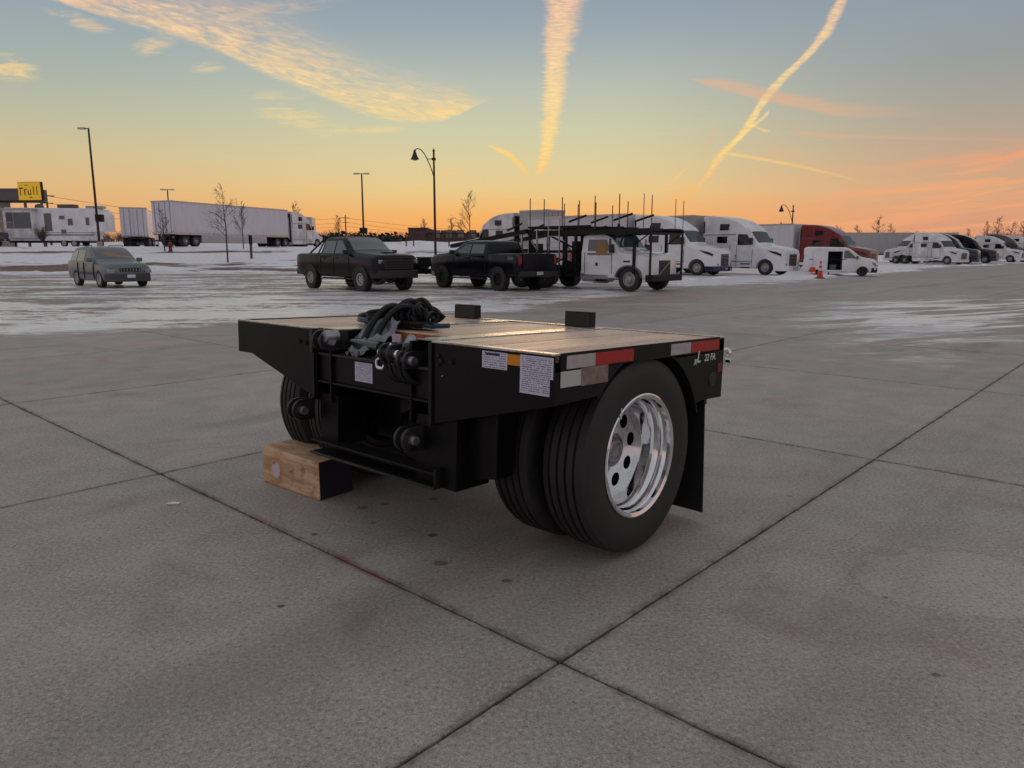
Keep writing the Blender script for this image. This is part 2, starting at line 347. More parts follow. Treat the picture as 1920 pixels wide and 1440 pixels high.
def print_lines(rows, col, back, x1=1., gaps=.5):
    """small print too fine to read: rows of short dark strokes"""
    def f(T, b, co_):
        s = T.n('ShaderNodeSeparateXYZ'); T.link(T.n('ShaderNodeTexCoord').outputs['Generated'], s.inputs[0])
        u, v = s.outputs[0], s.outputs[2]
        r = T.m('FRACT', T.mul(v, rows)); rid = T.m('FLOOR', T.mul(v, rows))
        w = T.noise(T.xyz(T.mul(u, 26), T.mul(rid, 3.7)), 1., 2, .6)
        ln = T.mul(T.ss(T.m('ABSOLUTE', T.sub(r, .5)), .34, .18), T.ss(w, gaps-.08, gaps+.02))
        inset = T.mul(T.mul(T.m('GREATER_THAN', u, .05), T.m('LESS_THAN', u, .95)), T.mul(T.m('GREATER_THAN', v, .04), T.m('LESS_THAN', v, .97)))
        T.link(T.mix(T.mul(T.mul(ln, inset), .8), back, col), b.inputs['Base Color'])
    return f
def trailer_side(T, b, co_):
    s = T.n('ShaderNodeSeparateXYZ'); T.link(co_, s.inputs[0])
    v = T.noise(T.xyz(T.mul(s.outputs[0], 3), T.mul(s.outputs[1], 3), T.mul(s.outputs[2], .3)), 1.3, 5, .6)
    big = T.noise(co_, .5, 4, .6)
    c = T.mix(T.ss(v, .4, .75, 0, .2), b.inputs['Base Color'].default_value[:], srgb(120,108,106))
    c = T.mix(T.ss(T.add(s.outputs[2], T.mul(big, .8)), 1.9, 1.2, 0, .5), c, srgb(132,114,106))
    T.link(c, b.inputs['Base Color'])

M = dict(
 concrete=mat('concrete', build=concrete), snow=mat('snow_and_dead_grass', build=snowfield),
 joint=mat('joint_filler', srgb(40,34,36), .9, bump=.5),
 black=mat('black_chassis_paint', (.004,.004,.0045), .42, 0, 0, var=.3, vscale=5, bump=.06, bscale=25, spec=.22),
 blackg=mat('gloss_black_paint', (.006,.006,.007), .16, 0, .6), satin=mat('satin_black_steel', (.008,.008,.009), .5, var=.3, spec=.3),
 deckedge=mat('scuffed_steel_deck_edge', (.55,.53,.50), .26, .9, var=.35, vscale=9),
 edge=mat('worn_steel_edge', (.05,.05,.052), .30, .55, var=.3, vscale=14),
 rubber=mat('tyre_rubber', (.019,.0185,.018), .58, var=.25, vscale=7, bump=.12, bscale=90), flap=mat('mud_flap_rubber', (.008,.008,.008), .6),
 chrome=mat('polished_aluminium', (.82,.82,.83), .055, 1., var=.08, vscale=22), alu=mat('dull_aluminium', (.5,.5,.51), .35, 1., var=.2),
 steel=mat('bare_steel', (.34,.34,.35), .38, .9, var=.3, vscale=20), hole=mat('dark_void', (.002,.002,.002), .9),
 plank=mat('oiled_deck_plank', build=plank_wood(srgb(204,166,146), srgb(240,208,184))),
 plank_end=mat('raw_plank_end', srgb(176,98,52), .6, var=.35, vscale=20),
 block=mat('rough_timber', rough=.8, build=block_wood), hose=mat('hose_rubber', (.005,.005,.0055), .48, bump=.3, bscale=120, spec=.35),
 blue=mat('blue_hose', (.008,.03,.10), .28), tapew=mat('silver_reflective_tape', srgb(178,172,172), .35, bump=.15, bscale=400, var=.08, vscale=30),
 taper=mat('red_reflective_tape', srgb(176,26,20), .35, bump=.15, bscale=400, var=.12, vscale=30),
 sticker=mat('white_sticker', rough=.45, build=print_lines(18, srgb(70,72,96), srgb(206,204,222))),
 sticker2=mat('white_warning_sticker', rough=.45, build=print_lines(7, srgb(74,80,110), srgb(208,206,222))),
 orange=mat('orange_sticker', rough=.45, build=print_lines(5, srgb(150,84,10), srgb(226,142,18), gaps=.58)),
 plate=mat('silver_plate', rough=.35, build=print_lines(7, srgb(112,112,106), srgb(188,190,184), gaps=.62)),
 plate2=mat('brown_tinted_plate', srgb(146,128,118), .35, .3, var=.25, vscale=25),
 letter=mat('white_lettering', srgb(205,212,208), .4), amber=mat('amber_lens', (.7,.12,.01), .2), redlens=mat('red_lens', (.22,.01,.01), .15),
 glass=mat('dark_window_glass', (.018,.021,.028), .06, .0, 1., spec=1.), glass_d=mat('near_black_glass', (.006,.007,.010), .08, spec=.55), glass_t=mat('teal_window_glass', (.05,.085,.09), .05, spec=.9),
 white=mat('white_truck_paint', srgb(228,227,232), .25, 0, .5, var=.12, vscale=.9), white2=mat('dirty_white_paint', srgb(216,213,217), .4, 0, .2, var=.25, vscale=1.2),
 trailer=mat('white_trailer_skin', srgb(214,208,216), .42, build=trailer_side), trailer2=mat('silver_trailer_skin', srgb(178,174,174), .42, build=trailer_side),
 grey=mat('grey_truck_paint', srgb(86,86,92), .3, 0, .4), red=mat('dark_red_paint', (.17,.008,.010), .28, 0, .5, var=.2), navy=mat('dark_blue_paint', (.008,.016,.06), .22, 0, .6),
 dark=mat('black_truck_paint', (.012,.012,.02), .2, 0, .7), suvc=mat('grey_green_metallic', (.15,.17,.185), .36, .3, .25), suvlow=mat('grey_plastic_cladding', (.05,.052,.05), .5),
 pk1=mat('black_pickup_paint', (.004,.0045,.0045), .24, 0, 0, spec=.3), pk2=mat('deep_navy_pickup_paint', (.002,.003,.006), .22, 0, 0, spec=.3),
 plastic=mat('black_plastic', (.014,.014,.014), .5), lens=mat('clear_lens', (.32,.34,.36), .1, .3), rimg=mat('grey_rim', (.42,.42,.41), .4, .5), rimd=mat('black_rim', (.02,.02,.02), .35, .4),
 rimw=mat('dusty_truck_rim', (.42,.41,.40), .45, .6, var=.3, vscale=6), pole=mat('dark_bronze_pole', (.035,.024,.018), .45, .3), polew=mat('brown_painted_pole', (.09,.05,.035), .5),
 bark=mat('bare_bark', (.055,.040,.034), .85), bark2=mat('reddish_twigs', (.10,.045,.035), .85), far=mat('hazed_far_trees', (.13,.095,.085), .9),  # far trees lighter than bark: distance haze put into the colour
 yellow=mat('yellow_sign_face', (.72,.40,.01), .4, var=.12, vscale=4), ink=mat('dark_sign_letters', (.16,.07,.01), .5), brick=mat('brown_brick_wall', (.075,.04,.034), .8, var=.25, vscale=1.5),
 canopy=mat('grey_brown_canopy', (.12,.09,.095), .6), stone=mat('tan_stone_pillar', (.30,.24,.20), .8, var=.25), orange_c=mat('cone_orange', (.62,.06,.015), .5), band=mat('cone_white_band', (.6,.6,.6), .4),
 hydrant=mat('faded_red_hydrant', (.16,.045,.035), .6), wrap=mat('dusty_clear_plastic', (.16,.165,.19), .25, spec=.8), interior=mat('dark_interior', (.02,.018,.016), .8), tan=mat('tan_reflection_colour', (.32,.16,.06), .7),
 teal=mat('pale_teal_paint', (.11,.17,.20), .3, 0, .5), bred=mat('bright_red_paint', (.30,.03,.02), .3, 0, .4), patch=mat('dark_blue_flag', (.02,.03,.09), .5),
)

_b = M['yellow'].node_tree.nodes['Principled BSDF']; _b.inputs['Emission Color'].default_value = (.8, .45, .02, 1); _b.inputs['Emission Strength'].default_value = .30   # weak yellow glow added to brighten the sign face

# ------------------------------------------------------------ mesh helpers
class MB:
    def __init__(s): s.v = []; s.f = []
    def add(s, vs, fs):
        k = len(s.v); s.v += [tuple(v) for v in vs]; s.f += [tuple(i+k for i in f) for f in fs]; return s
    def box(s, x0, x1, y0, y1, z0, z1):
        vs = [(x, y, z) for x in (x0, x1) for y in (y0, y1) for z in (z0, z1)]
        return s.add(vs, [(0,1,3,2),(4,6,7,5),(0,4,5,1),(2,3,7,6),(0,2,6,4),(1,5,7,3)])
    def prism(s, poly, a0, a1, axis):
        """polygon extruded along axis ('x': poly=(y,z), 'y': poly=(x,z), 'z': poly=(x,y))"""
        mk = dict(x=lambda p, a: (a, p[0], p[1]), y=lambda p, a: (p[0], a, p[1]), z=lambda p, a: (p[0], p[1], a))[axis]
        n = len(poly); vs = [mk(p, a0) for p in poly]+[mk(p, a1) for p in poly]
        return s.add(vs, [tuple(range(n)), tuple(range(2*n-1, n-1, -1))]+[(i, i+n, (i+1) % n+n, (i+1) % n) for i in range(n)])
    def lathe(s, prof, axis='y', n=24, c=(0,0,0), close=False):
        """profile [(radius, along)] turned round axis"""
        vs = []; fs = []; m = len(prof)
        for i in range(n):
            a = 2*math.pi*i/n; ca, sa = math.cos(a), math.sin(a)
            for r, h in prof:
                p = dict(y=(r*ca, h, r*sa), x=(h, r*ca, r*sa), z=(r*ca, r*sa, h))[axis]
                vs.append((p[0]+c[0], p[1]+c[1], p[2]+c[2]))
        for i in range(n):
            j = (i+1) % n
            for k in range(m if close else m-1):
                l = (k+1) % m; fs.append((i*m+k, j*m+k, j*m+l, i*m+l))
        return s.add(vs, fs)
    def cyl(s, a, b, r, r2=None, n=10, cap=True):
        a = Vector(a); b = Vector(b); d = (b-a)
        if d.length < 1e-6: return s
        d.normalize(); u = d.orthogonal().normalized(); w = d.cross(u); r2 = r if r2 is None else r2
        vs = [a+(u*math.cos(t)+w*math.sin(t))*r for t in (2*math.pi*i/n for i in range(n))]
        vs += [b+(u*math.cos(t)+w*math.sin(t))*r2 for t in (2*math.pi*i/n for i in range(n))]
        fs = [(i, (i+1) % n, (i+1) % n+n, i+n) for i in range(n)]
        if cap: fs += [tuple(range(n-1, -1, -1)), tuple(range(n, 2*n))]
        return s.add(vs, fs)
    def tube(s, pts, r, n=10, sub=6):
        P = [Vector(p) for p in pts]; Q = []
        for i in range(len(P)-1):
            p0, p1, p2, p3 = P[max(i-1, 0)], P[i], P[i+1], P[min(i+2, len(P)-1)]
            for k in range(sub):
                t = k/sub; Q.append(.5*((2*p1)+(p2-p0)*t+(2*p0-5*p1+4*p2-p3)*t*t+(3*p1-p0-3*p2+p3)*t**3))
        Q.append(P[-1]); vs = []; u = None
        for i, q in enumerate(Q):
            d = (Q[min(i+1, len(Q)-1)]-Q[max(i-1, 0)]).normalized()
            u = d.orthogonal().normalized() if u is None else (u-d*u.dot(d)).normalized()
            w = d.cross(u); vs += [q+(u*math.cos(2*math.pi*j/n)+w*math.sin(2*math.pi*j/n))*r for j in range(n)]
        m = len(Q); fs = [(i*n+j, i*n+(j+1) % n, (i+1)*n+(j+1) % n, (i+1)*n+j) for i in range(m-1) for j in range(n)]
        return s.add(vs, fs+[tuple(range(n-1, -1, -1)), tuple(range((m-1)*n, m*n))])
    def mesh(s, name, material, smooth=35):
        me = bpy.data.meshes.new(name); me.from_pydata(s.v, [], s.f); me.materials.append(material)
        bm = bmesh.new(); bm.from_mesh(me); bmesh.ops.recalc_face_normals(bm, faces=bm.faces[:]); bm.to_mesh(me); bm.free()
        if smooth:
            for p in me.polygons: p.use_smooth = True
            me.set_sharp_from_angle(angle=R(smooth))
        return me
    def build(s, name, material, parent=None, bevel=0, smooth=35, label=None):
        if isinstance(material, str): material = M[material]
        o = bpy.data.objects.new(name, s.mesh(name, material, smooth)); C.objects.link(o)
        if parent: o.parent = parent
        if bevel:
            md = o.modifiers.new('bevel', 'BEVEL'); md.width = bevel; md.segments = 2; md.limit_method = 'ANGLE'; md.angle_limit = R(40)
        if label: o['label'] = label
        return o
def tag(o, label, cat, group=None):
    o['label'] = label; o['category'] = cat
    if group: o['group'] = group
    return o
def thing(name, label, cat, loc=(0,0,0), rz=0, group=None, scale=1):
    o = bpy.data.objects.new(name, None); C.objects.link(o); o.location = loc; o.rotation_euler = (0, 0, rz); o.scale = (scale,)*3
    o.empty_display_size = .2
    return tag(o, label, cat, group)
def struct(o, kind='structure'): o['kind'] = kind; return o
def inst(name, me, parent, loc=(0,0,0), rot=(0,0,0)):
    o = bpy.data.objects.new(name, me); C.objects.link(o); o.parent = parent; o.location = loc; o.rotation_euler = rot; return o
def carve(o, cutters):
    """cut real openings out of a mesh"""
    for c in cutters:
        me = c.mesh('cut', M['hole'], 0); k = bpy.data.objects.new('cut', me); C.objects.link(k); k.parent = o.parent
        md = o.modifiers.new('cut', 'BOOLEAN'); md.object = k; md.operation = 'DIFFERENCE'; md.solver = 'EXACT'
        bpy.context.view_layer.update()
        dg = bpy.context.evaluated_depsgraph_get(); new = bpy.data.meshes.new_from_object(o.evaluated_get(dg))
        o.modifiers.remove(md); o.data = new; bpy.data.objects.remove(k)
    for p in o.data.polygons: p.use_smooth = True
    o.data.set_sharp_from_angle(angle=R(35))
    return o

# ------------------------------------------------------------ ground
G0 = Vector((.178, 2.52)); E1 = Vector((-.739, .674)); E2 = Vector((.674, .739)); SA, SB = 3.505, 3.663
rnd = random.Random(4)
def gpt(i, j): p = G0+E1*(i*SA)+E2*(j*SB); return p
I0, I1, J0, J1 = -3, 13, -3, 13
ground = struct(MB().build('ground', 'concrete'))
def gquad(mb, a, b, c_, d): mb.add([(p.x, p.y, 0) for p in (a, b, c_, d)], [(0,1,2,3)])
gm = MB(); BIG = 120
gquad(gm, gpt(-BIG, -BIG), gpt(I0, -BIG), gpt(I0, BIG), gpt(-BIG, BIG)); gquad(gm, gpt(I1, -BIG), gpt(BIG, -BIG), gpt(BIG, BIG), gpt(I1, BIG))
gquad(gm, gpt(I0, -BIG), gpt(I1, -BIG), gpt(I1, J0), gpt(I0, J0)); gquad(gm, gpt(I0, J1), gpt(I1, J1), gpt(I1, BIG), gpt(I0, BIG))
ground.data = gm.mesh('ground', M['concrete'], 0)
fl = MB(); a, b, c_, d = gpt(I0, J0), gpt(I1, J0), gpt(I1, J1), gpt(I0, J1); fl.add([(p.x, p.y, -.016) for p in (a, b, c_, d)], [(0,1,2,3)])
struct(fl.build('joint_bed', 'joint', smooth=0)); 
def slab_mesh(rough, seed):
    rr = random.Random(seed); g = .0065; hx, hy = SA/2-g, SB/2-g; n = 90 if rough else 1
    ring = []
    for (x0, y0, x1, y1) in ((-hx,-hy,hx,-hy),(hx,-hy,hx,hy),(hx,hy,-hx,hy),(-hx,hy,-hx,-hy)):
        ph = rr.random()*50
        for k in range(n):
            t = k/n; x = x0+(x1-x0)*t; y = y0+(y1-y0)*t
            q = (noise.noise(Vector((t*14+ph, seed, 0)))*.0028+noise.noise(Vector((t*60+ph, seed, 3)))*.0028) if rough and k else 0
            nx, ny = (y1-y0), -(x1-x0); l = math.hypot(nx, ny); ring.append((x+nx/l*q, y+ny/l*q))
    m = len(ring); vs = [(x*.9985, y*.9985, 0) for x, y in ring]+[(x, y, -.004) for x, y in ring]+[(x, y, -.05) for x, y in ring]
    mb = MB(); mb.add(vs, [tuple(range(m))]+[(i, (i+1) % m, m+(i+1) % m, m+i) for i in range(m)]+[(m+i, m+(i+1) % m, 2*m+(i+1) % m, 2*m+i) for i in range(m)])
    return mb.mesh('slab', M['concrete'], 0)
plain = slab_mesh(False, 0); ang = math.atan2(E1.y, E1.x)
for i in range(I0, I1):
    for j in range(J0, J1):
        p = gpt(i+.5, j+.5); near = p.length < 9
        o = inst('slab', slab_mesh(True, i*31+j) if near else plain, ground, (p.x, p.y, rnd.uniform(-.0012, .0012)), (0, 0, ang))
# E2 is clockwise of E1, so the slab's y half width runs along -E2: symmetric, nothing to mirror

def lawn_h(x, y):
    e = 51+(max(0, min(1, (x+4)/7)))**1.0*32+max(0, min(1, (x-5)/22))*60
    t = max(0., min(1., (y-e)/21)); t = t*t*(3-2*t)
    u = max(0., min(1., (y-e-50)/80)); u = u*u*(3-2*u)
    h = -.06+1.98*t+1.7*u
    if y > e: h += (noise.noise(Vector((x*.12, y*.12, 0)))*.10+noise.noise(Vector((x*.5, y*.5, 4)))*.035)*min(1, (y-e)/5)
    return h
xs = [-420+k*14 for k in range(22)]+[-112+k*1.6 for k in range(90)]+[32+k*14 for k in range(34)]
ys = [50+k*1.1 for k in range(48)]+[103+k*6 for k in range(16)]+[200+k*30 for k in range(14)]
lm_ = MB(); nx = len(xs)
lm_.add([(x, y, lawn_h(x, y)) for y in ys for x in xs], [(j*nx+i, j*nx+i+1, (j+1)*nx+i+1, (j+1)*nx+i) for j in range(len(ys)-1) for i in range(nx-1)])
struct(lm_.build('snowy_verge', 'snow'))

# ------------------------------------------------------------ wheels
def tyre_mesh(R_, w, ri, grooves=4, n=48, name='tyre', m='rubber', chunky=False):
    h = w/2; tr = h*.86; ring = lambda q, sg: [] if n < 90 else [(ri+(R_-ri)*(q-.012), sg*h*.985), (ri+(R_-ri)*(q-.006), sg*(h*.985+.0022)), (ri+(R_-ri)*(q+.006), sg*(h*.985+.0022)), (ri+(R_-ri)*(q+.012), sg*h*.985)]
    L1, L2, L3 = ring(.20, -1), ring(.36, -1), ring(.74, -1)
    pr = [(ri, -h*.72), (ri+.012, -h*.86)]+L1+L2+[(ri+(R_-ri)*.45, -h)]+L3+[(R_-(R_-ri)*.22, -h*.97), (R_-.012, -tr)]
    if grooves:
        gw = .008; ds = [tr*(-1+2*(k+.9)/(grooves+.8)) for k in range(grooves)]
        for d in ds: pr += [(R_-.001, d-gw), (R_-.014, d-gw*.7), (R_-.014, d+gw*.7), (R_-.001, d+gw)]
    pr += [(R_-.012, tr), (R_-(R_-ri)*.22, h*.97), (ri+(R_-ri)*.45, h), (ri+.012, h*.86), (ri, h*.72)]
    mb = MB().lathe(pr, 'y', n, close=True)
    if chunky:
        for i in range(26):
            a = 2*math.pi*i/26
            for sy in (-1, 1):
                k = len(mb.v); mb.box(R_-.02, R_+.012, (.02 if sy > 0 else -tr), (tr if sy > 0 else -.02), -.035, .035)
                for q in range(k, len(mb.v)):
                    x, y, z = mb.v[q]; aa = a+(.5 if sy > 0 else 0)*2*math.pi/26; mb.v[q] = (x*math.cos(aa)-z*math.sin(aa), y, x*math.sin(aa)+z*math.cos(aa))
    return mb.mesh(name, M[m])
def rim_mesh(ri, w, style, m):
    """outer face towards -y"""
    h = w/2; mb = MB()
    if style == 'spoke':
        mb.lathe([(ri+.006, -h*.74), (ri-.012, -h*.8), (ri-.03, -h*.6), (ri-.045, h*.5)], 'y', 32)
        mb.lathe([(.001, -h*.55), (.07, -h*.57), (.075, -h*.45)], 'y', 16)
        for i in range(6):
            a = 2*math.pi*i/6; k = len(mb.v); mb.box(.05, ri-.02, -h*.66, -h*.5, -.035, .035)
            for q in range(k, len(mb.v)):
                x, y, z = mb.v[q]; z *= (1 if x < .1 else 1.6); mb.v[q] = (x*math.cos(a)-z*math.sin(a), y, x*math.sin(a)+z*math.cos(a))
        mb.lathe([(ri+.008, -h*.80), (ri+.006, -h*.92), (ri-.035, -h*.90), (ri-.04, -h*.78)], 'y', 32, close=True)
    elif style == 'truck':
        mb.lathe([(ri+.008, -h*.76), (ri-.015, -h*.84), (ri-.03, -h*.7), (ri-.05, -h*.35), (ri-.09, -h*.25), (.15, -h*.55), (.12, -h*.95), (.0005, -h*1.0)], 'y', 32)
        for i in range(10):
            a = 2*math.pi*i/10; mb.cyl((.145*math.cos(a), -h*.5, .145*math.sin(a)), (.145*math.cos(a), -h*.72, .145*math.sin(a)), .016, n=6)
    return mb.mesh('rim', M[m])
WC = {}
def wheel(parent, x, y, R_, w, ri, style='truck', tm='rubber', rm='rimw', out=-1, lx=None, grooves=3, chunky=False):
    """a wheel standing on z = 0, its face turned to y*out"""
    key = (R_, w, ri, style, tm, rm, grooves, chunky)
    if key not in WC:
        WC[key] = (tyre_mesh(R_, w, ri, grooves, 36, 'wheel', tm, chunky), rim_mesh(ri, w, style, rm), MB().lathe([(.001, 0), (ri, 0), (ri, .01), (.001, .01)], 'y', 20).mesh('hub', M['hole']))
    t, r, hb = WC[key]
    o = inst('wheel', t, parent, (x, y, R_), (0, 0, 0 if out < 0 else math.pi)); inst('rim', r, o); inst('hub_recess', hb, o, (0, 0, 0))
    return o

# ------------------------------------------------------------ the booster trailer
yaw, pit, rol = -.732, -.036, -.005
RM = Matrix.Rotation(yaw, 4, 'Z') @ Matrix.Rotation(pit, 4, 'X') @ Matrix.Rotation(rol, 4, 'Y')
ZD = 1.08
Bc = Vector((.171, 2.975, 1.082))
tr = thing('booster_trailer', 'black single axle booster trailer with wooden deck and polished aluminium wheel', 'trailer')
tr.matrix_world = Matrix.Translation(Bc-(RM @ Vector((0, 0, ZD)))) @ RM
tr.rotation_mode = 'XYZ'
WD, LD = 2.57, 1.52
class TB(MB):
    def build(s, name, material, parent=tr, **k):
        if parent is tr: s.v = [(x, y, z+ZD) for x, y, z in s.v]
        return MB.build(s, name, material, parent, **k)
RR, LL = -.74, -1.72      # the two main beams
# front face plates
TB().prism([(-.001, 0), (-.001, -.211), (RR, -.395), (RR, 0)], 0, .012, 'y').build('front_plate', 'black', bevel=.002)
TB().prism([(LL, 0), (LL, -.388), (-2.406, -.196), (-2.569, -.196), (-2.569, 0)], 0, .012, 'y').build('front_plate', 'black', bevel=.002)
TB().box(RR-.012, RR+.012, -.012, .0, -.40, -.003).build('front_flange', 'satin', bevel=.002)
TB().box(LL-.012, LL+.012, -.012, .0, -.39, -.003).build('front_flange', 'satin', bevel=.002)
# main beams: plates running back on both sides of the opening
for x0, x1 in ((RR-.02, RR), (RR-.16, RR-.145), (LL, LL+.02), (LL+.145, LL+.16)):
    TB().prism([(.0, -.005), (.0, -.40), (.5, -.42), (1.3, -.24), (1.5, -.20), (1.5, -.005)], x0, x1, 'x').build('main_beam', 'black', bevel=.002)
TB().box(LL+.02, RR-.02, .02, .05, -.285, -.14).build('front_crossbeam', 'black', bevel=.003)
TB().box(LL+.02, RR-.02, .005, .14, -.14, -.128).build('crossbeam_flange', 'edge', bevel=.002)
TB().box(LL+.02, RR-.02, .005, .10, -.297, -.285).build('crossbeam_flange', 'satin', bevel=.002)
TB().add([(LL+.02, .14, -.128), (RR-.02, .14, -.128), (RR-.02, .30, -.05), (LL+.02, .30, -.05), (LL+.02, .14, -.14), (RR-.02, .14, -.14), (RR-.02, .30, -.062), (LL+.02, .30, -.062)],
         [(0,1,2,3),(7,6,5,4),(0,4,5,1),(1,5,6,2),(2,6,7,3),(3,7,4,0)]).build('ramp_plate', 'blackg')
# lower legs and the bar between them
TB().box(-.875, -.587, .02, .25, -.705, -.36).build('support_leg', 'black', bevel=.004)
TB().prism([(-.587, -.36), (-.50, -.30), (-.40, -.30), (-.40, -.62), (-.587, -.66)], .10, .22, 'y').build('leg_gusset', 'black', bevel=.003)
TB().box(-1.70, -1.53, .02, .22, -.64, -.36).build('support_leg', 'black', bevel=.004)
TB().box(-1.53, -1.33, .30, .32, -.62, -.30).build('leg_gusset', 'black', bevel=.003)
bar = MB(); bar.box(-1.72, -.68, -.03, .09, -.700, -.690); bar.box(-1.72, -.68, -.03, .09, -.632, -.622); bar.box(-1.72, -.68, .082, .09, -.69, -.632)
b_ = TB(); b_.v, b_.f = bar.v, bar.f; b_.build('lower_channel', 'satin', bevel=.0025)
TB().box(-1.72, -.68, -.042, -.030, -.703, -.690).build('channel_lip', 'edge', bevel=.002)
TB().box(-.69, -.675, -.03, .09, -.70, -.60).build('channel_end', 'satin', bevel=.002)
# hitch ears: paired rings with pins
def ears(x, z, y, r=.052, ax='x', n=2, gap=.055, pin='steel', th=.016, depth=.12):
    for k in range(n):
        xx = x+(k-(n-1)/2)*gap; pts = [(y-.01+r*math.cos(a), z+r*math.sin(a)) for a in (math.pi/2+math.pi*i/14 for i in range(15))]
        poly = pts+[(y+depth, z-r), (y+depth, z+r)]
        e = TB().prism(poly, xx-th/2, xx+th/2, 'x').build('hitch_ear', 'edge', bevel=.003)
    TB().lathe([(.001, -gap*.5*n-.014), (.022, -gap*.5*n-.014), (.024, -gap*.5*n), (.024, gap*.5*n), (.022, gap*.5*n+.014), (.001, gap*.5*n+.014)], 'x', 16, (x, y-.012, z)).build('hitch_pin', pin)
ears(-1.775, -.455, -.06, .060, depth=.07); ears(-.845, -.475, -.05, .060, depth=.07)
ears(-1.60, -.055, -.005, .055, pin='steel', gap=.07); ears(-1.01, -.075, -.02, .05, pin='chrome', gap=.06); ears(-.90, -.10, -.01, .045, gap=.05)
TB().lathe([(.001, -.03), (.030, -.03), (.034, -.022), (.034, .05)], 'y', 20, (-1.545, -.02, -.03)).build('round_pin', 'steel')
TB().box(-1.72, -1.695, -.03, .05, -.13, .005).build('corner_lug', 'edge', bevel=.004)
# hydraulic cylinder lying in the opening, valves
TB().cyl((-1.50, .10, -.075), (-1.25, .10, -.075), .033, n=16).build('cylinder_barrel', 'blackg')
TB().cyl((-1.12, .16, -.06), (-.98, .04, -.08), .042, n=16).build('air_valve', 'plastic', bevel=.004)
TB().cyl((-1.00, .10, -.01), (-.93, .01, -.04), .026, n=14).build('brass_fitting', 'steel', bevel=.003)
TB().cyl((-1.17, .05, -.11), (-1.12, -.01, -.12), .030, n=14).build('air_valve', 'plastic', bevel=.004)
TB().tube([(-1.09,-.005,-.10),(-1.115,-.03,-.118),(-1.10,-.04,-.15),(-1.075,-.03,-.155),(-1.065,-.02,-.13)], .008, 8).build('hook', 'chrome')
TB().tube([(-1.03,-.01,-.03),(-1.02,-.03,-.07),(-.99,-.035,-.12),(-.96,-.02,-.13)], .007, 8).build('hook', 'chrome')
TB().box(-1.075, -1.015, .035, .045, -.09, .015).build('white_tag', 'tapew')
for k in range(5):
    x = -1.06+.035*k; TB().tube([(x, .12, -.02), (x+.01, -.01, -.06), (x+.02, -.03, -.15-.01*(k % 2)), (x+.05, .01, -.21), (x+.08, .1, -.2)], .013, 8).build('air_hose', 'hose')
# underside: axle, brakes, air springs, tank
AY, AZ = .742, -.548
TB().cyl((-2.35, AY, AZ), (-.22, AY, AZ), .062, n=20).build('axle_tube', 'satin')
for x in (-.80, -1.77):
    TB().box(x-.05, x+.05, .25, 1.35, AZ+.06, AZ+.14).build('trailing_arm', 'black', bevel=.006)
    TB().lathe([(.001, 0), (.12, 0), (.13, .03), (.115, .06), (.13, .09), (.12, .14), (.001, .14)], 'z', 24, (x, 1.2, AZ+.14)).build('air_spring', 'rubber')
    TB().box(x-.07, x+.07, .22, .30, -.62, -.30).build('hanger', 'black', bevel=.005)
for x in (-1.05, -1.5):
    TB().lathe([(.001, -.07), (.07, -.07), (.082, -.03), (.082, .0), (.07, .06), (.001, .07)], 'y', 20, (x, .50, -.52)).build('brake_chamber', 'satin')
TB().lathe([(.001, -.34), (.10, -.33), (.13, -.30), (.13, .30), (.10, .33), (.001, .34)], 'x', 24, (-1.24, 1.22, -.40)).build('air_tank', 'black')
TB().box(-1.70, -.76, .45, .50, -.33, -.05).build('crossmember', 'black'); TB().box(-1.70, -.76, 1.0, 1.05, -.33, -.05).build('crossmember', 'black')
TB().box(-1.72, -.76, 1.36, 1.375, -.66, -.15).build('added_dark_plate', 'satin')  # dark plate added to shut out bright ground and keep the underside dark
TB().prism([(-1.36, -.40), (-1.30, -.33), (-1.18, -.34), (-1.22, -.42), (-1.34, -.47)], .30, .31, 'y').build('loose_bracket', 'edge', bevel=.002)
TB().tube([(-1.25, .30, -.45), (-1.27, .32, -.55), (-1.29, .36, -.66)], .008, 8).build('brake_line', 'edge')
TB().tube([(-1.33, .28, -.68), (-1.15, .25, -.70), (-1.02, .24, -.66), (-.98, .28, -.58)], .010, 8).build('brake_line', 'satin')
TB().tube([(-1.0, .3, -.30), (-.97, .25, -.42), (-.92, .28, -.52), (-.9, .35, -.56)], .012, 8).build('air_hose', 'hose')
# deck frame
TB().box(RR, 0, .0, .045, -.004, .006).build('front_edge_strip', 'deckedge', bevel=.002)
TB().box(-WD, LL, .0, .045, -.004, .006).build('front_edge_strip', 'deckedge', bevel=.002)
TB().box(-WD, 0, LD-.05, LD, -.004, .006).build('rear_edge_strip', 'deckedge', bevel=.002)
for x in (RR-.16, LL+.03): TB().box(x, x+.13, .05, LD-.05, -.004, .005).build('deck_rail_strip', 'deckedge', bevel=.002)
TB().box(-.012, 0, .045, LD-.05, -.07, .006).build('side_rail', 'black', bevel=.002); TB().box(-WD, -WD+.012, .045, LD-.05, -.07, .006).build('side_rail', 'black', bevel=.002)
TB().box(-WD, 0, LD-.012, LD, -.20, -.004).build('rear_plate', 'black', bevel=.002)
# deck planks
def planks(x0, x1, y0, y1, n):
    w = (x1-x0)/n
    for k in range(n):
        z = rnd.uniform(-.001, .0015)
        TB().box(x0+k*w+.0022, x0+(k+1)*w-.0022, y0, y1, -.036+z, -.001+z).build('deck_plank', 'plank', bevel=.003)
planks(RR-.028, -.013, .047, LD-.052, 5); planks(-WD+.013, LL+.028, .047, LD-.052, 6)
planks(LL+.162, RR-.162, .30, LD-.052, 4)
TB().box(LL+.165, RR-.165, .285, .299, -.045, -.004).build('plank_end_board', 'plank_end', bevel=.002)
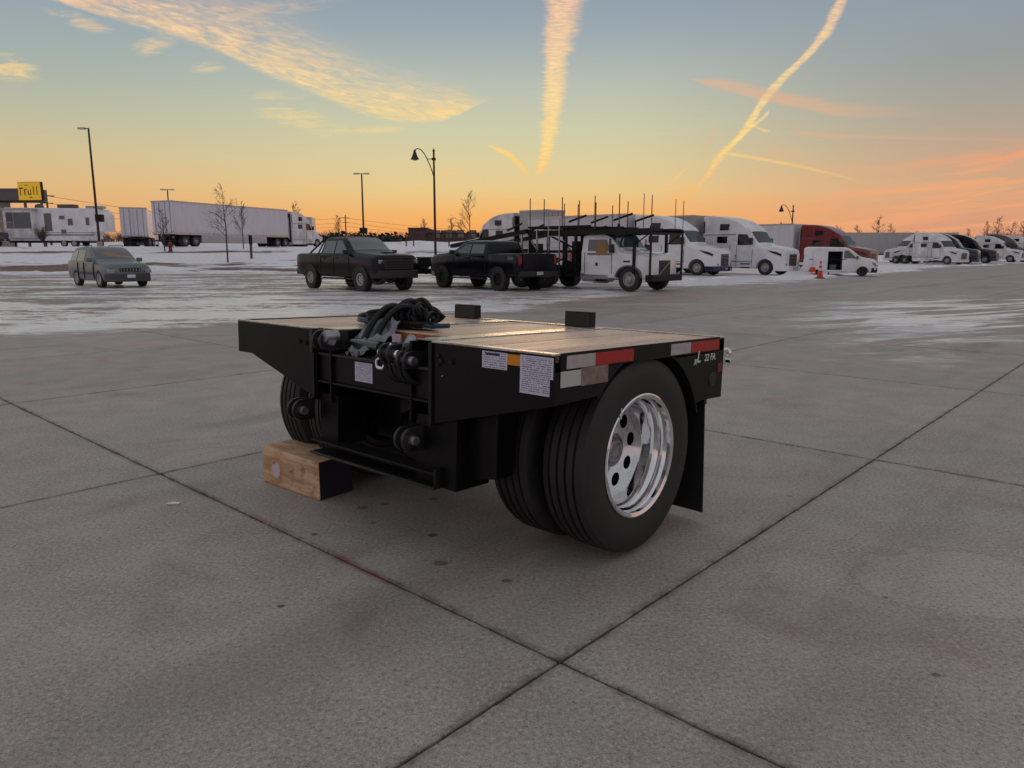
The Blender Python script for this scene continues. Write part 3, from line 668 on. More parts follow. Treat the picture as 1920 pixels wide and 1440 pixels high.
# stops standing on the back edge
for x0, x1 in ((-1.075, -.872), (-2.10, -1.885)):
    TB().box(x0, x1, LD-.070, LD-.012, .0, .098).build('stop_plate', 'satin', bevel=.004)
    TB().box(x0+.004, x1-.004, LD-.074, LD-.070, .004, .09).build('rubber_pad', 'rubber', bevel=.001)
# side plate with its wheel arch
cy_, cz_, cr = .735, -.56, .542
arc = [(cy_+cr*math.cos(a), cz_+cr*math.sin(a)) for a in (R(24)+(R(134)-R(24))*i/26 for i in range(27))]
side = [(.012, -.071), (.012, -.211), (.335, -.205)]+[p for p in reversed(arc) if p[1] < -.072]
front_part = [(.012, -.071), (.012, -.211), (.345, -.200)]+[p for p in reversed(arc) if p[0] < cy_ and p[1] < -.0715]
front_part.append((front_part[-1][0]+.02, -.0712))
rear_part = [p for p in reversed(arc) if p[0] > cy_ and p[1] < -.0715]+[(1.285, -.33), (LD, -.335), (LD, -.0712)]
TB().prism(front_part, -.010, -.001, 'x').build('side_plate', 'black', bevel=.0015)
TB().prism(rear_part, -.010, -.001, 'x').build('side_plate', 'black', bevel=.0015)
for xs_ in ((-.60, -.002), (-WD+.002, -WD+.60)):
    m_ = TB(); a0, a1, n = R(18), R(140), 28; ro, ri_ = cr+.002, cr-.006
    pts = [(cy_+r*math.cos(a), cz_+r*math.sin(a)) for r, a in [(ro, a0+(a1-a0)*i/n) for i in range(n+1)]+[(ri_, a1-(a1-a0)*i/n) for i in range(n+1)]]
    k = n+1
    for x in xs_: m_.v += [(x, p[0], p[1]) for p in pts]
    for i in range(n):
        m_.f += [(i, i+1, 2*k+i+1, 2*k+i), (2*k-1-i, 2*k-2-i, 4*k-2-i, 4*k-1-i), (i, i+1, 2*k-2-i, 2*k-1-i), (2*k+i, 2*k+i+1, 4*k-2-i, 4*k-1-i)]
    m_.f += [(0, 2*k-1, 4*k-1, 2*k), (k-1, k, 3*k, 3*k-1)]
    m_.build('fender', 'satin')
TB().prism([(cy_-.62, -.2), (cy_+.62, -.2), (cy_+.62, -.21), (cy_-.62, -.21)], -.62, -.61, 'x').build('fender_bracket', 'satin')
# rear corner box and its lamps
TB().box(-.30, -.012, LD-.15, LD-.012, -.335, -.20).build('rear_corner_box', 'black', bevel=.003)
TB().box(-.006, .003, 1.455, 1.50, -.19, -.14).build('side_marker_lamp', 'redlens', bevel=.002)
TB().lathe([(.001, .004), (.035, .004), (.040, 0), (.040, -.01)], 'x', 20, (.0, 1.40, -.225)).build('side_grommet', 'rubber')
g = TB(); g.cyl((-.03, LD, -.115), (-.03, LD+.075, -.115), .016, n=12); g.cyl((-.03, LD+.05, -.155), (-.03, LD+.05, -.07), .018, .024, n=12); g.cyl((-.075, LD+.06, -.135), (.02, LD+.06, -.135), .014, n=10)
g.lathe([(.001, -.012), (.028, -.012), (.030, .012), (.001, .012)], 'y', 16, (-.03, LD+.09, -.095)); g.build('air_coupling', 'chrome', bevel=.003)
# mud flap
fp = TB(); fp.add([(-.62, 1.335, -.34), (-.004, 1.335, -.34), (-.004, 1.385, -.985), (-.62, 1.385, -.975), (-.62, 1.343, -.34), (-.004, 1.343, -.34), (-.004, 1.393, -.985), (-.62, 1.393, -.975)],
   [(0,1,2,3),(7,6,5,4),(0,4,5,1),(1,5,6,2),(2,6,7,3),(3,7,4,0)]); fp.build('mud_flap', 'flap', bevel=.003)
TB().box(-.62, -.004, 1.33, 1.36, -.36, -.325).build('flap_hanger', 'satin', bevel=.003)
fp = TB(); fp.add([(-WD+.004, 1.335, -.34), (-WD+.62, 1.335, -.34), (-WD+.62, 1.385, -.985), (-WD+.004, 1.385, -.975), (-WD+.004, 1.343, -.34), (-WD+.62, 1.343, -.34), (-WD+.62, 1.393, -.985), (-WD+.004, 1.393, -.975)],
   [(0,1,2,3),(7,6,5,4),(0,4,5,1),(1,5,6,2),(2,6,7,3),(3,7,4,0)]); fp.build('mud_flap', 'flap', bevel=.003)
# reflective tape, stickers, plates
def tape(y0, y1, m): TB().box(.0, .0012, y0, y1, -.062, -.006).build('reflective_tape', m)
tape(.085, .288, 'tapew'); tape(.288, .592, 'taper'); tape(.935, 1.136, 'tapew'); tape(1.136, 1.452, 'taper')
TB().box(.0, .003, .045, .185, -.138, -.070).build('identification_plate', 'plate', bevel=.001, label='light silver printed plate')
TB().box(.0, .0045, .185, .385, -.142, -.064).build('identification_plate', 'plate2', bevel=.001, label='brownish mirror-like plate')
TB().box(-.405, -.256, -.0012, 0, -.086, -.012).build('warning_sticker', 'sticker2'); TB().box(-.385, -.30, -.0018, -.0012, -.028, -.018).build('sticker_heading', 'blue')
TB().box(-.256, -.181, -.0012, 0, -.060, -.014).build('warning_sticker', 'orange', label='small orange sticker')
TB().prism([(-.181, -.010), (-.002, -.010), (-.002, -.100), (-.018, -.100), (-.018, -.172), (-.181, -.172)], -.0012, 0, 'y').build('warning_sticker', 'sticker', label='tall white sticker of small print')
TB().box(-1.367, -1.218, .0186, .0199, -.255, -.152).build('warning_sticker', 'sticker')
TB().cyl((-.665, -.004, -.155), (-.650, -.004, -.152), .004, n=8).build('grease_fitting', 'steel')
for z in (-.06, -.10): TB().cyl((RR+.05, -.008, z), (RR+.05, .0, z), .012, n=6).build('bolt', 'satin')
for x in (-1.86, -1.80, -.60, -.67): TB().cyl((x, -.009, -.082), (x, .0, -.082), .013, n=6).build('bolt', 'satin')
def lettering(txt, size, parent, loc, rot, material, name='lettering', shear=0., ext=.0008, xs=1.):
    cu = bpy.data.curves.new('lettering', 'FONT'); cu.body = txt; cu.size = size; cu.extrude = ext; cu.shear = shear; cu.offset = size*.018
    t = bpy.data.objects.new('lettering', cu); C.objects.link(t); bpy.context.view_layer.update()
    me = bpy.data.meshes.new_from_object(t.evaluated_get(bpy.context.evaluated_depsgraph_get())); bpy.data.objects.remove(t)
    me.name = name; me.materials.clear(); me.materials.append(M[material])
    o = bpy.data.objects.new(name, me); C.objects.link(o); o.parent = parent; o.location = loc; o.rotation_euler = rot; o.scale = (xs, 1, 1); return o
lettering('x', .062, tr, (.0015, 1.175, ZD-.128), (math.pi/2, 0, math.pi/2), 'letter', shear=.25)
lettering('L', .085, tr, (.0015, 1.205, ZD-.118), (math.pi/2, 0, math.pi/2), 'letter', shear=.25)
lettering('22 FA', .052, tr, (.0015, 1.29, ZD-.116), (math.pi/2, 0, math.pi/2), 'letter', shear=.15)
# dual wheels
TR, TWd, RI = .49, .262, .286
tyre_m = tyre_mesh(TR, TWd, RI, 4, 96, 'wheel')
def big_rim():
    prof = [(RI+.0, .118), (.304, .1245), (.311, .121), (.311, .114), (.302, .108), (.288, .100), (.278, .085), (.275, .055), (.262, .040), (.258, .005), (.252, -.030), (.246, -.052),
            (.246, -.066), (.256, -.066), (.285, -.10)]
    mb = MB().lathe([(r, h) for r, h in prof], 'x', 96, close=True); return mb
mw = TB(); 
for side_, xo in ((1, 0.), (-1, -WD)):
    for kx, deep in ((-.145, 1), (-.475, 0)):
        x = xo+side_*kx
        w = bpy.data.objects.new('wheel', tyre_m); C.objects.link(w); w.parent = tr; w.location = (x, AY, ZD+AZ)
        w.rotation_euler = (0, 0, -math.pi/2 if side_ > 0 else math.pi/2)
        if deep:
            if side_ > 0:
                rim = big_rim().build('rim', 'chrome', w); rim.rotation_euler = (0, 0, math.pi/2)
                cuts = []
                for i in range(10):
                    a = R(12)+2*math.pi*i/8
                    if i < 8: cuts.append(MB().cyl((-.12, .163*math.cos(a), .163*math.sin(a)), (.02, .163*math.cos(a), .163*math.sin(a)), .036, n=24))
                disc = MB().lathe([(.086,-.044),(.130,-.046),(.205,-.050),(.236,-.058),(.247,-.058),(.247,-.074),(.205,-.066),(.086,-.060)], 'x', 72, close=True).build('disc', 'chrome', w); carve(disc, cuts); disc.rotation_euler = rim.rotation_euler
                bk = MB().lathe([(.001, -.115), (.245, -.115), (.245, -.125), (.001, -.125)], 'x', 40).build('brake_drum', 'hole', w); bk.rotation_euler = rim.rotation_euler
                hb = MB().lathe([(.001, -.03), (.040, -.03), (.043, -.022), (.050, -.022), (.056, -.028), (.062, -.035), (.066, -.06), (.089, -.062), (.0895, -.1), (.001, -.1)], 'x', 40).build('hub', 'steel', w); hb.rotation_euler = rim.rotation_euler
            else:
                rim = big_rim().build('rim', 'alu', w); rim.rotation_euler = (0, 0, math.pi/2); dk = MB().lathe([(.001,-.045),(.236,-.058),(.247,-.074),(.001,-.075)], 'x', 40).build('disc', 'satin', w); dk.rotation_euler = rim.rotation_euler
        else:
            rim = MB().lathe([(RI, .11), (.26, .09), (.25, -.09), (RI, -.11)], 'x', 40).build('rim', 'satin', w); rim.rotation_euler = (0, 0, math.pi/2)
vm = TB().box(-.0155, -.0135, .530, .538, -.335, -.285).build('tyre_mark', 'letter')
# hoses heaped on the deck
def coil(name, cx, cy, cz, rx, ry, n, r, m, seed, dz=.012, tilt=0.):
    rr = random.Random(seed); pts = []; cx -= .12 if cx < -1.05 else .26
    for i in range(n*8+1):
        a = 2*math.pi*i/8; k = 1+rr.uniform(-.10, .10)
        x = rx*k*math.cos(a); y = ry*k*math.sin(a); pts.append((cx+x, cy+y, cz+dz*i/8+tilt*x+rr.uniform(-.006, .006)))
    return TB().tube([(a-.30, b, c*.66) for a, b, c in pts], r*.72, 8, 4).build(name, m)
coil('coiled_hose', -1.12, .47, .030, .30, .10, 3, .019, 'hose', 1, .010)
TB().tube([(-1.62,.40,.05),(-1.56,.36,.075),(-1.48,.40,.09),(-1.44,.5,.07)], .010, 8).build('yellow_hose', 'orange')
coil('coiled_hose', -1.20, .45, .036, .27, .085, 2, .015, 'blue', 2, .016)
coil('coiled_hose', -1.02, .50, .095, .20, .10, 2, .019, 'hose', 3, .016)
coil('coiled_hose', -1.00, .40, .060, .085, .13, 4, .017, 'hose', 4, .022, .2)
coil('coiled_hose', -.97, .45, .105, .09, .085, 3, .021, 'hose', 5, .014, -.3)
for k, (x, y) in enumerate(((-1.50,.40),(-1.45,.36),(-1.38,.38))):
    TB().tube([(x,y+.1,.10),(x-.01,y,.13),(x-.02,y-.08,.10),(x-.02,y-.16,.02),(x,y-.22,-.05),(x+.02,y-.28,-.10)], .018, 8).build('air_hose', 'hose')
cuff = TB(); cuff.lathe([(.001,-.03),(.030,-.03),(.034,0),(.030,.03),(.001,.03)], 'x', 14, (-1.42,.50,.045)); cuff.cyl((-1.38,.50,.045),(-1.31,.51,.045),.022,.018,n=12); cuff.build('hose_coupling','steel',bevel=.002)
cuff = TB(); cuff.cyl((-1.36,.40,.05),(-1.35,.47,.07),.03,n=12); cuff.build('plug','plastic',bevel=.003)
TB().tube([(-1.42,.45,.03),(-1.30,.42,.03),(-1.18,.42,.032),(-1.08,.43,.04)], .014, 8).build('blue_air_hose','blue')
for q, (x, z) in enumerate(((-1.20, .075), (-1.3, .12))):
    TB().lathe([(.030,-.012),(.038,-.012),(.038,.012),(.030,.012)], 'x', 16, (x,.42,z), close=True).build('hose_clamp','satin')

def vcoil(cx, cy, cz, r1, r2, n, r, seed, m='hose', yaw_=0.):
    rr = random.Random(seed); pts = []
    for i in range(n*8+1):
        a = 2*math.pi*i/8; k = 1+rr.uniform(-.1, .1); u = r1*k*math.cos(a); pts.append((cx+u*math.cos(yaw_)+i*.004, cy+u*math.sin(yaw_)+rr.uniform(-.01, .01)+i*.002, cz+r2*k*math.sin(a)))
    return TB().tube([(a, b, c*.80) for a, b, c in pts], r*.72, 8, 4).build('coiled_hose', m)
vcoil(-1.48, .48, .125, .075, .075, 3, .021, 11, yaw_=.5); vcoil(-1.42, .44, .095, .085, .065, 3, .020, 12, yaw_=-.3); vcoil(-1.50, .46, .085, .10, .05, 2, .018, 13, yaw_=.1)
vcoil(-1.46, .52, .10, .07, .05, 3, .019, 14, yaw_=.9); vcoil(-1.44, .40, .10, .05, .07, 3, .017, 15, yaw_=1.2); vcoil(-1.60, .46, .060, .12, .035, 2, .017, 16)
TB().tube([(-1.86,.46,.035),(-1.70,.41,.045),(-1.55,.40,.05),(-1.42,.42,.06)], .017, 8).build('blue_air_hose','blue'); TB().tube([(-1.90,.50,.03),(-1.86,.42,.05),(-1.70,.40,.075),(-1.5,.42,.08)], .016, 8).build('air_hose','hose')
# crumpled clear plastic over the opening
bagm = MB(); n1, n2 = 26, 20; br = random.Random(9)
for j in range(n2+1):
    for i in range(n1+1):
        u, v = i/n1, j/n2; w_ = .10+.06*math.sin(v*3.0)
        x = -1.43+(u-.5)*2*w_*(1-.35*v)+.03*v; y = .30-.27*v; z = .052-.17*v-.03*math.sin(v*math.pi)*0+.045*noise.noise(Vector((u*5, v*5, 2)))+.02*noise.noise(Vector((u*14, v*12, 7)))
        bagm.v.append((x, y, z+ZD))
bagm.f = [(j*(n1+1)+i, j*(n1+1)+i+1, (j+1)*(n1+1)+i+1, (j+1)*(n1+1)+i) for j in range(n2) for i in range(n1)]
bag = bagm.build('plastic_bag', 'wrap', None, smooth=50); bag.matrix_world = tr.matrix_world.copy()
sd = bag.modifiers.new('thickness', 'SOLIDIFY'); sd.thickness = .0015
tag(bag, 'crumpled cloudy plastic bag tucked into the front opening of the black trailer', 'plastic bag')

# timber block under the left front corner
p1, p2 = at(600, 940), at(495, 903); d = (p2-p1).normalized(); ln = .66; e = Vector((-d.y, d.x, 0)); e = e if e.y > 0 else -e
blk = MB(); Lx, Ly, Hh = (p2-p1).length/2, .125, .245
n = 10
blk.box(-Lx, Lx, -Ly, Ly, 0, Hh)
bo = blk.build('timber_block', 'block', bevel=.006); cen = (p1+p2)/2+e*Ly
bo.location = (cen.x, cen.y, 0.001); bo.rotation_euler = (0, 0, math.atan2(-d.y, -d.x))
MB().box(Lx, Lx+.0015, -Ly+.004, Ly-.004, .004, Hh-.004).build('dark_end', mat('dark_block_end', (.012,.009,.02), .7, var=.3), bo)  # separate near-black sheet over the right end of the block
tag(bo, 'short thick sawn timber block under the front of the black trailer', 'wood block')
for px, py, s_ in ((327, 945, .022), (1690, 1325, .0)):
    if s_:
        p = at(px, py); c = MB(); rr = random.Random(3); k = 9
        c.prism([(math.cos(2*math.pi*i/k)*s_*rr.uniform(.7, 1.3)*1.8, math.sin(2*math.pi*i/k)*s_*rr.uniform(.6, 1.2)) for i in range(k)], 0, .008, 'z')
        o = c.build('ice_chip', mat('ice_chip', srgb(225,222,228), .4), bevel=.002); o.location = (p.x, p.y, .001); tag(o, 'small white chip of ice lying alone on the concrete', 'ice chip')

# ------------------------------------------------------------ lofted vehicle bodies
class Body:
    """stations (x, zb, w, zbelt, wr, zt); cross-section ring from sill to roof"""
    def __init__(s, st, sill=.10, tumble=.0): s.st = sorted(st); s.sill = sill
    def ring(s, st):
        x, zb, w, zl, wr, zt = st; q = min(.05, (zt-zl)*.4)
        half = [(w*.86, zb), (w*.975, zb+s.sill*.5), (w, zb+s.sill+.08), (w*1.005, (zb+zl)/2+.1), (w*.99, zl-.04), (w*.965, zl), (wr+.02, zt-q*1.2), (wr-.02, zt-q*.35), (wr-.10, zt), (wr*.5, zt+.018)]
        return [(x, y, z) for y, z in half]+[(x, 0, zt+.024)]+[(x, -y, z) for y, z in reversed(half)]+[(x, 0, zb)]
    def interp(s, x):
        """monotone cubic through the stations, so panels curve without bulging"""
        a = s.st; x = max(a[0][0], min(a[-1][0], x)); n = len(a)
        if not hasattr(s, 'sl'):
            s.sl = []
            for i in range(n):
                row = []
                for c in range(6):
                    if i in (0, n-1): row.append(0.); continue
                    d0 = (a[i][c]-a[i-1][c])/max(1e-6, a[i][0]-a[i-1][0]); d1 = (a[i+1][c]-a[i][c])/max(1e-6, a[i+1][0]-a[i][0])
                    row.append(0. if d0*d1 <= 0 else 2*d0*d1/(d0+d1))
                s.sl.append(row)
        for k in range(n-1):
            p, q = a[k], a[k+1]
            if x <= q[0]:
                h = max(1e-6, q[0]-p[0]); t = (x-p[0])/h
                return (x,)+tuple((2*t**3-3*t*t+1)*p[c]+(t**3-2*t*t+t)*h*s.sl[k][c]+(-2*t**3+3*t*t)*q[c]+(t**3-t*t)*h*s.sl[k+1][c] for c in range(1, 6))
        return a[-1]
    def mb(s, sub=1):
        st = []
        for p, q in zip(s.st, s.st[1:]):
            for k in range(sub*2): st.append(s.interp(p[0]+(q[0]-p[0])*k/(sub*2)))
        st.append(s.st[-1]); rings = [s.ring(p) for p in st]; n = len(rings[0]); m = MB()
        for r in rings: m.v += r
        m.f = [(i*n+j, i*n+(j+1) % n, (i+1)*n+(j+1) % n, (i+1)*n+j) for i in range(len(rings)-1) for j in range(n)]
        m.f += [tuple(range(n)), tuple(range((len(rings)-1)*n+n-1, (len(rings)-1)*n-1, -1))]
        return m
    def side_y(s, x, z):
        r = s.ring(s.interp(x))[:11]
        for (x0, y0, z0), (x1, y1, z1) in zip(r, r[1:]):
            if z0 <= z <= z1 and z1 > z0: return y0+(y1-y0)*(z-z0)/(z1-z0)
        return r[6][1]
    def top_z(s, x, y):
        r = s.ring(s.interp(x))[:11]; y = abs(y)
        for (x0, y0, z0), (x1, y1, z1) in zip(r[5:], r[6:]):
            if y1 <= y <= y0: return z0+(z1-z0)*(y0-y)/max(1e-6, y0-y1)
        return r[-1][2]
    def side_panel(s, poly, side, off=.010, th=.012):
        """a pane or panel following the flank; poly in (x, z); side +1 left, -1 right"""
        m = MB(); n = len(poly)
        out = [(x, side*(s.side_y(x, z)+off), z) for x, z in poly]; inn = [(x, y-side*(th+off), z) for x, y, z in out]
        m.add(out+inn, [tuple(range(n)), tuple(range(2*n-1, n-1, -1))]+[(i, i+n, (i+1) % n+n, (i+1) % n) for i in range(n)]); return m
    def top_panel(s, x0, x1, w0, w1, off=.012, nx=4, ny=8, th=.015):
        m = MB(); V = []
        for o in (off, off-th):
            for i in range(nx+1):
                x = x0+(x1-x0)*i/nx; w = w0+(w1-w0)*i/nx
                for j in range(ny+1):
                    y = w*(2*j/ny-1); V.append((x+o*.7, y, s.top_z(x, y)+o*.7))
        k = (nx+1)*(ny+1); q = ny+1
        fs = [(i*q+j, i*q+j+1, (i+1)*q+j+1, (i+1)*q+j) for i in range(nx) for j in range(ny)]
        fs += [tuple(v+k for v in reversed(f)) for f in fs]
        edge = [(0, j) for j in range(ny)]+[(i, ny) for i in range(nx)]+[(nx, ny-j) for j in range(ny)]+[(nx-i, 0) for i in range(nx)]
        ids = [i*q+j for i, j in edge]; fs += [(a, b, b+k, a+k) for a, b in zip(ids, ids[1:]+ids[:1])]
        return m.add(V, fs)
def arch_band(x, zc, r0, r1, y0, y1, a0=8, a1=172, n=16):
    m = MB(); k = n+1
    P = [(x+r*math.cos(a), zc+r*math.sin(a)) for r in (r0, r1) for a in (R(a0+(a1-a0)*i/n) for i in range(k))]
    for y in (y0, y1): m.v += [(p[0], y, p[1]) for p in P]
    for i in range(n): m.f += [(i,i+1,k+i+1,k+i), (2*k+i,3*k+i,3*k+i+1,2*k+i+1), (k+i,k+i+1,3*k+i+1,3*k+i), (i,2*k+i,2*k+i+1,i+1)]
    m.f += [(0,k,3*k,2*k), (n,2*k+n,3*k+n,k+n)]
    return m
def arch_cut(x, r, w, z=None):
    return MB().cyl((x, -w-.3, r*.80 if z is None else z), (x, -w+.34, r*.80 if z is None else z), r*1.16, n=28)
def arch_cut2(x, r, w, z=None):
    return MB().cyl((x, w+.3, r*.80 if z is None else z), (x, w-.34, r*.80 if z is None else z), r*1.16, n=28)
def seams(B, t, xs, z0, z1, off=.012):
    """door gaps: their darkness put on as narrow black strips along the flank"""
    n = 5
    for s in (1, -1):
        for x in xs:
            m = MB()
            for k in range(n):
                za, zb_ = z0+(z1-z0)*k/n, z0+(z1-z0)*(k+1)/n; p = B.side_panel([(x-.011,za),(x+.011,za),(x+.011,zb_),(x-.011,zb_)], s, off=off, th=.012); m.add(p.v, p.f)
            m.build('door_seam', 'hole', t, smooth=0)
def mirror_part(root, x, y, z, s, m='plastic', big=False):
    h = (.42 if big else .17); mb = MB().box(x-.06, x+.06, y*s, (y+.02+(.2 if not big else .24))*s, z, z+h)
    o = mb.build('mirror', m, root, bevel=.025); MB().box(x-.075, x-.061, (y+.05)*s, (y+(.19 if not big else .22))*s, z+.02, z+h-.02).build('mirror_glass', 'glass', o); return o

# ------------------------------------------------------------ sleeper tractors with trailers
def semi(name, label, paint, loc, hdg, grp=None, scale=1, trailer=None, logo=False, lowm='white', skirt=True, glass='glass_d', wheels=True, cat='truck', snow_hood=False, flip=1):
    t = thing(name, label, cat, loc, R(hdg), grp, scale)
    B = Body([(1.34,.55,.86,1.25,.72,1.38),(1.28,.45,1.02,1.40,.86,1.58),(1.05,.42,1.14,1.52,.95,1.72),(.35,.42,1.22,1.66,1.02,1.86),(-.42,.42,1.23,1.80,1.07,1.98),
              (-.60,.42,1.23,1.86,1.07,2.10),(-1.22,.42,1.24,1.90,1.06,2.86),(-1.34,.42,1.24,1.92,1.14,2.98),(-1.75,.42,1.24,2.0,1.17,3.30),(-2.35,.42,1.245,2.2,1.18,3.62),(-3.1,.42,1.245,2.6,1.19,3.84),
              (-3.8,.42,1.245,2.8,1.19,3.93),(-4.75,.42,1.245,2.8,1.19,3.95)])
    body = B.mb(2).build('body', paint, t)
    carve(body, [arch_cut(0, .53, 1.24, .45), arch_cut2(0, .53, 1.24, .45)])
    B.top_panel(-1.20, -.62, .98, 1.0).build('windshield', glass, t)
    B.top_panel(-1.50, -1.20, 1.10, 1.06, off=.05, nx=2, th=.045).build('sun_visor', paint, t, bevel=.01)
    for s in (1, -1):
        B.side_panel([(-2.05,1.98),(-1.02,1.98),(-1.02,2.12),(-1.42,2.68),(-2.05,2.70)], s, off=.03, th=.03).build('door_window', glass, t)
        B.side_panel([(-2.10,.75),(-.93,.75),(-.93,1.90),(-1.0,1.95),(-1.46,2.74),(-2.10,2.76)], s, off=.006, th=.01).build('cab_door', paint, t)
        B.side_panel([(-3.62,2.12),(-2.86,2.12),(-2.86,2.56),(-3.62,2.56)], s, off=.035, th=.05).build('sleeper_window', glass, t)
        B.side_panel([(-3.45,2.98),(-2.80,2.98),(-2.74,3.38),(-3.45,3.40)], s, off=.04, th=.06).build('upper_window', glass, t)
        B.side_panel([(-2.16,1.18),(-2.13,1.18),(-2.13,1.32),(-2.16,1.32)], s, off=.03).build('door_handle', 'plastic', t)
        mirror_part(t, -.98, 1.22, 2.02, s, 'plastic', True)
        h = MB().prism([(1.26,1.02),(.86,1.22),(.80,1.38),(1.0,1.40),(1.22,1.22)], s*1.03-.1*(s > 0), s*1.03+.1*(s < 0)+(.0), 'y'); h.v = [(x, y*1.0+(.02*s), z) for x, y, z in h.v]; h.build('headlight', 'lens', t, bevel=.01)
        B.side_panel([(.15,1.62),(.75,1.52),(1.12,1.36),(1.08,1.24),(.55,1.42)], s, off=.03, th=.04).build('hood_vent', 'plastic', t)
    seams(B, t, (-.93, -2.10, -2.62), .50, 1.95)
    MB().box(1.30, 1.36, -.50, .50, .62, 1.36).build('grille', 'plastic', t, bevel=.015)
    fr = MB()
    for k in range(7):
        MB().box(1.36, 1.375, -.46, .46, .68+.095*k, .70+.095*k).build('grille_bar', 'alu', t)
    MB().prism([(1.22,-1.16),(1.40,-.95),(1.48,-.5),(1.48,.5),(1.40,.95),(1.22,1.16),(.62,1.24),(.62,-1.24)], .28, .60, 'z').build('bumper', lowm, t, bevel=.03)
    MB().box(1.481, 1.49, -.16, .16, .40, .50).build('number_plate', 'tapew', t)
    MB().box(-8.0, -4.7, -.43, -.33, .78, 1.02).build('frame_rail', 'satin', t); MB().box(-8.0, -4.7, .33, .43, .78, 1.02).build('frame_rail', 'satin', t)
    for s in (-1, 1):
        B.side_panel([(-4.7,2.66),(-2.2,2.66),(-2.2,2.70),(-4.7,2.70)], s, off=.02, th=.03).build('body_line', 'grey', t)
        B.side_panel([(-4.6,.86),(-.95,.86),(-.95,.90),(-4.6,.90)], s, off=.02, th=.03).build('body_line', 'grey', t)
        B.side_panel([(-4.74,.5),(-4.66,.5),(-4.66,3.6),(-4.74,3.6)], s, off=.02, th=.04).build('side_extender', 'plastic', t)
        for z in (.42, .68): MB().box(-1.75, -1.05, s*1.235-.02*(s < 0), s*1.235+.02*(s > 0)+.001, z, z+.08).build('step', 'satin', t)
        MB().lathe([(.001,.02),(.07,.015),(.08,0),(.08,-.03)], 'x', 12, (1.33, s*.86, .70)).build('fog_lamp', 'lens', t)
    MB().box(-4.85, -4.77, -1.1, 1.1, .6, 3.7).build('back_wall', 'satin', t)
    MB().cyl((-4.95, -.95, .9), (-4.95, -.95, 3.3), .08).build('exhaust_stack', 'alu', t)
    for s in (-1, 1): MB().box(-4.7, -2.4, s*1.235-.01, s*1.235+.015, .36, .80).build('side_skirt', lowm, t)
    wheel(t, 0, -1.06, .50, .29, .29, 'truck', out=-1); wheel(t, 0, 1.06, .50, .29, .29, 'truck', out=1)
    if wheels:
        for x in (-5.9, -7.25):
            wheel(t, x, -.95, .50, .56, .29, 'truck', out=-1); wheel(t, x, .95, .50, .56, .29, 'truck', out=1)
    if trailer:
        m, tl, lab, tg = trailer
        r = thing('box_trailer', lab, 'semi trailer', loc, R(hdg), tg, scale)
        box_trailer(r, -5.45, -5.45-tl, m)
    return t, B
def box_trailer(r, x0, x1, m='trailer', doors=True, skirt=None, z0=1.12, z1=4.07, tank=False):
    MB().box(x1+.02, x0, -1.28, 1.28, z0, z1).build('box', m, r, bevel=.02)
    for s in (-1, 1):
        MB().box(x1, x0+.01, s*1.30-.02, s*1.30+.02, z1-.10, z1+.02).build('top_rail', 'alu', r); MB().box(x1, x0+.01, s*1.30-.02, s*1.30+.02, z0-.04, z0+.16).build('bottom_rail', 'alu', r)
        n = int((x0-x1)/1.22)
        if n > 2 and m == 'trailer2':
            for k in range(1, n): 
                x = x1+(x0-x1)*k/n; inst('side_post', POST[0], r, (x, s*1.285, (z0+z1)/2))
    MB().box(x0-.02, x0+.03, -1.25, 1.25, z0+.1, z1-.05).build('front_wall', m, r)
    if doors:
        for s in (-1, 1): MB().box(x1-.02, x1+.02, min(s*.02, s*1.26), max(s*.02, s*1.26), z0+.05, z1-.08).build('rear_door', m, r, bevel=.01)
        for y in (-.9, -.35, .35, .9): MB().cyl((x1-.045, y, z0+.05), (x1-.045, y, z1-.1), .022, n=6).build('lock_rod', 'steel', r)
        MB().box(x1-.06, x1+.04, -1.2, 1.2, .48, .60).build('rear_guard', 'satin', r); MB().box(x1-.03, x1+.03, -1.29, 1.29, z1-.06, z1+.05).build('rear_header', 'alu', r)
        for y in (-.6, .6): MB().box(x1-.05, x1+.03, y-.05, y+.05, .5, z0).build('guard_post', 'satin', r)
    MB().box(x1+.2, x0-.2, -.5, .5, .95, 1.1).build('chassis', 'satin', r)
    for x in (x1+1.3, x1+2.6):
        wheel(r, x, -.98, .50, .56, .29, 'truck', out=-1); wheel(r, x, .98, .50, .56, .29, 'truck', out=1)
    for y in (-.8, .8): MB().box(x0-2.6, x0-2.45, y-.06, y+.06, .1, 1.1).build('landing_leg', 'satin', r)
    if skirt: MB().box(x1+4.2, x0-3.6, -1.27, -1.24, .45, z0).build('side_skirt', m, r); MB().box(x1+4.2, x0-3.6, 1.24, 1.27, .45, z0).build('side_skirt', m, r)
POST = [MB().box(-.02, .02, -.008, .008, -1.34, 1.36).mesh('side_post', M['trailer'])]
def gl(px, py, z=0): p = at(px, py, z); return (p.x, p.y, z)

# white truck right of the car hauler, with its nose to the lot
c1 = at(1330, 515); semi('sleeper_truck', 'white sleeper truck directly behind the car hauler rack, dark blue bumper corner', 'white', (12.3, 47.6, 0), -43, 'sleeper trucks in a row', .97, lowm='navy',
     trailer=('trailer', 9., 'white box trailer reaching behind the car hauler rack', 'box trailers'))
semi('sleeper_truck', 'white sleeper truck standing between the car hauler and the red truck', 'white', (16.9, 48.4, 0), -47, 'sleeper trucks in a row', .96,
     trailer=('trailer2', 14.5, 'grey box trailer behind the white sleeper truck nearest the red truck', 'box trailers'))
t_, b_ = semi('sleeper_truck', 'dark red sleeper truck behind the small white van', 'red', (28.6, 62.0, 0), -46, 'sleeper trucks in a row', .94,
     trailer=('trailer', 14., 'white box trailer hitched to the dark red truck', 'box trailers'))
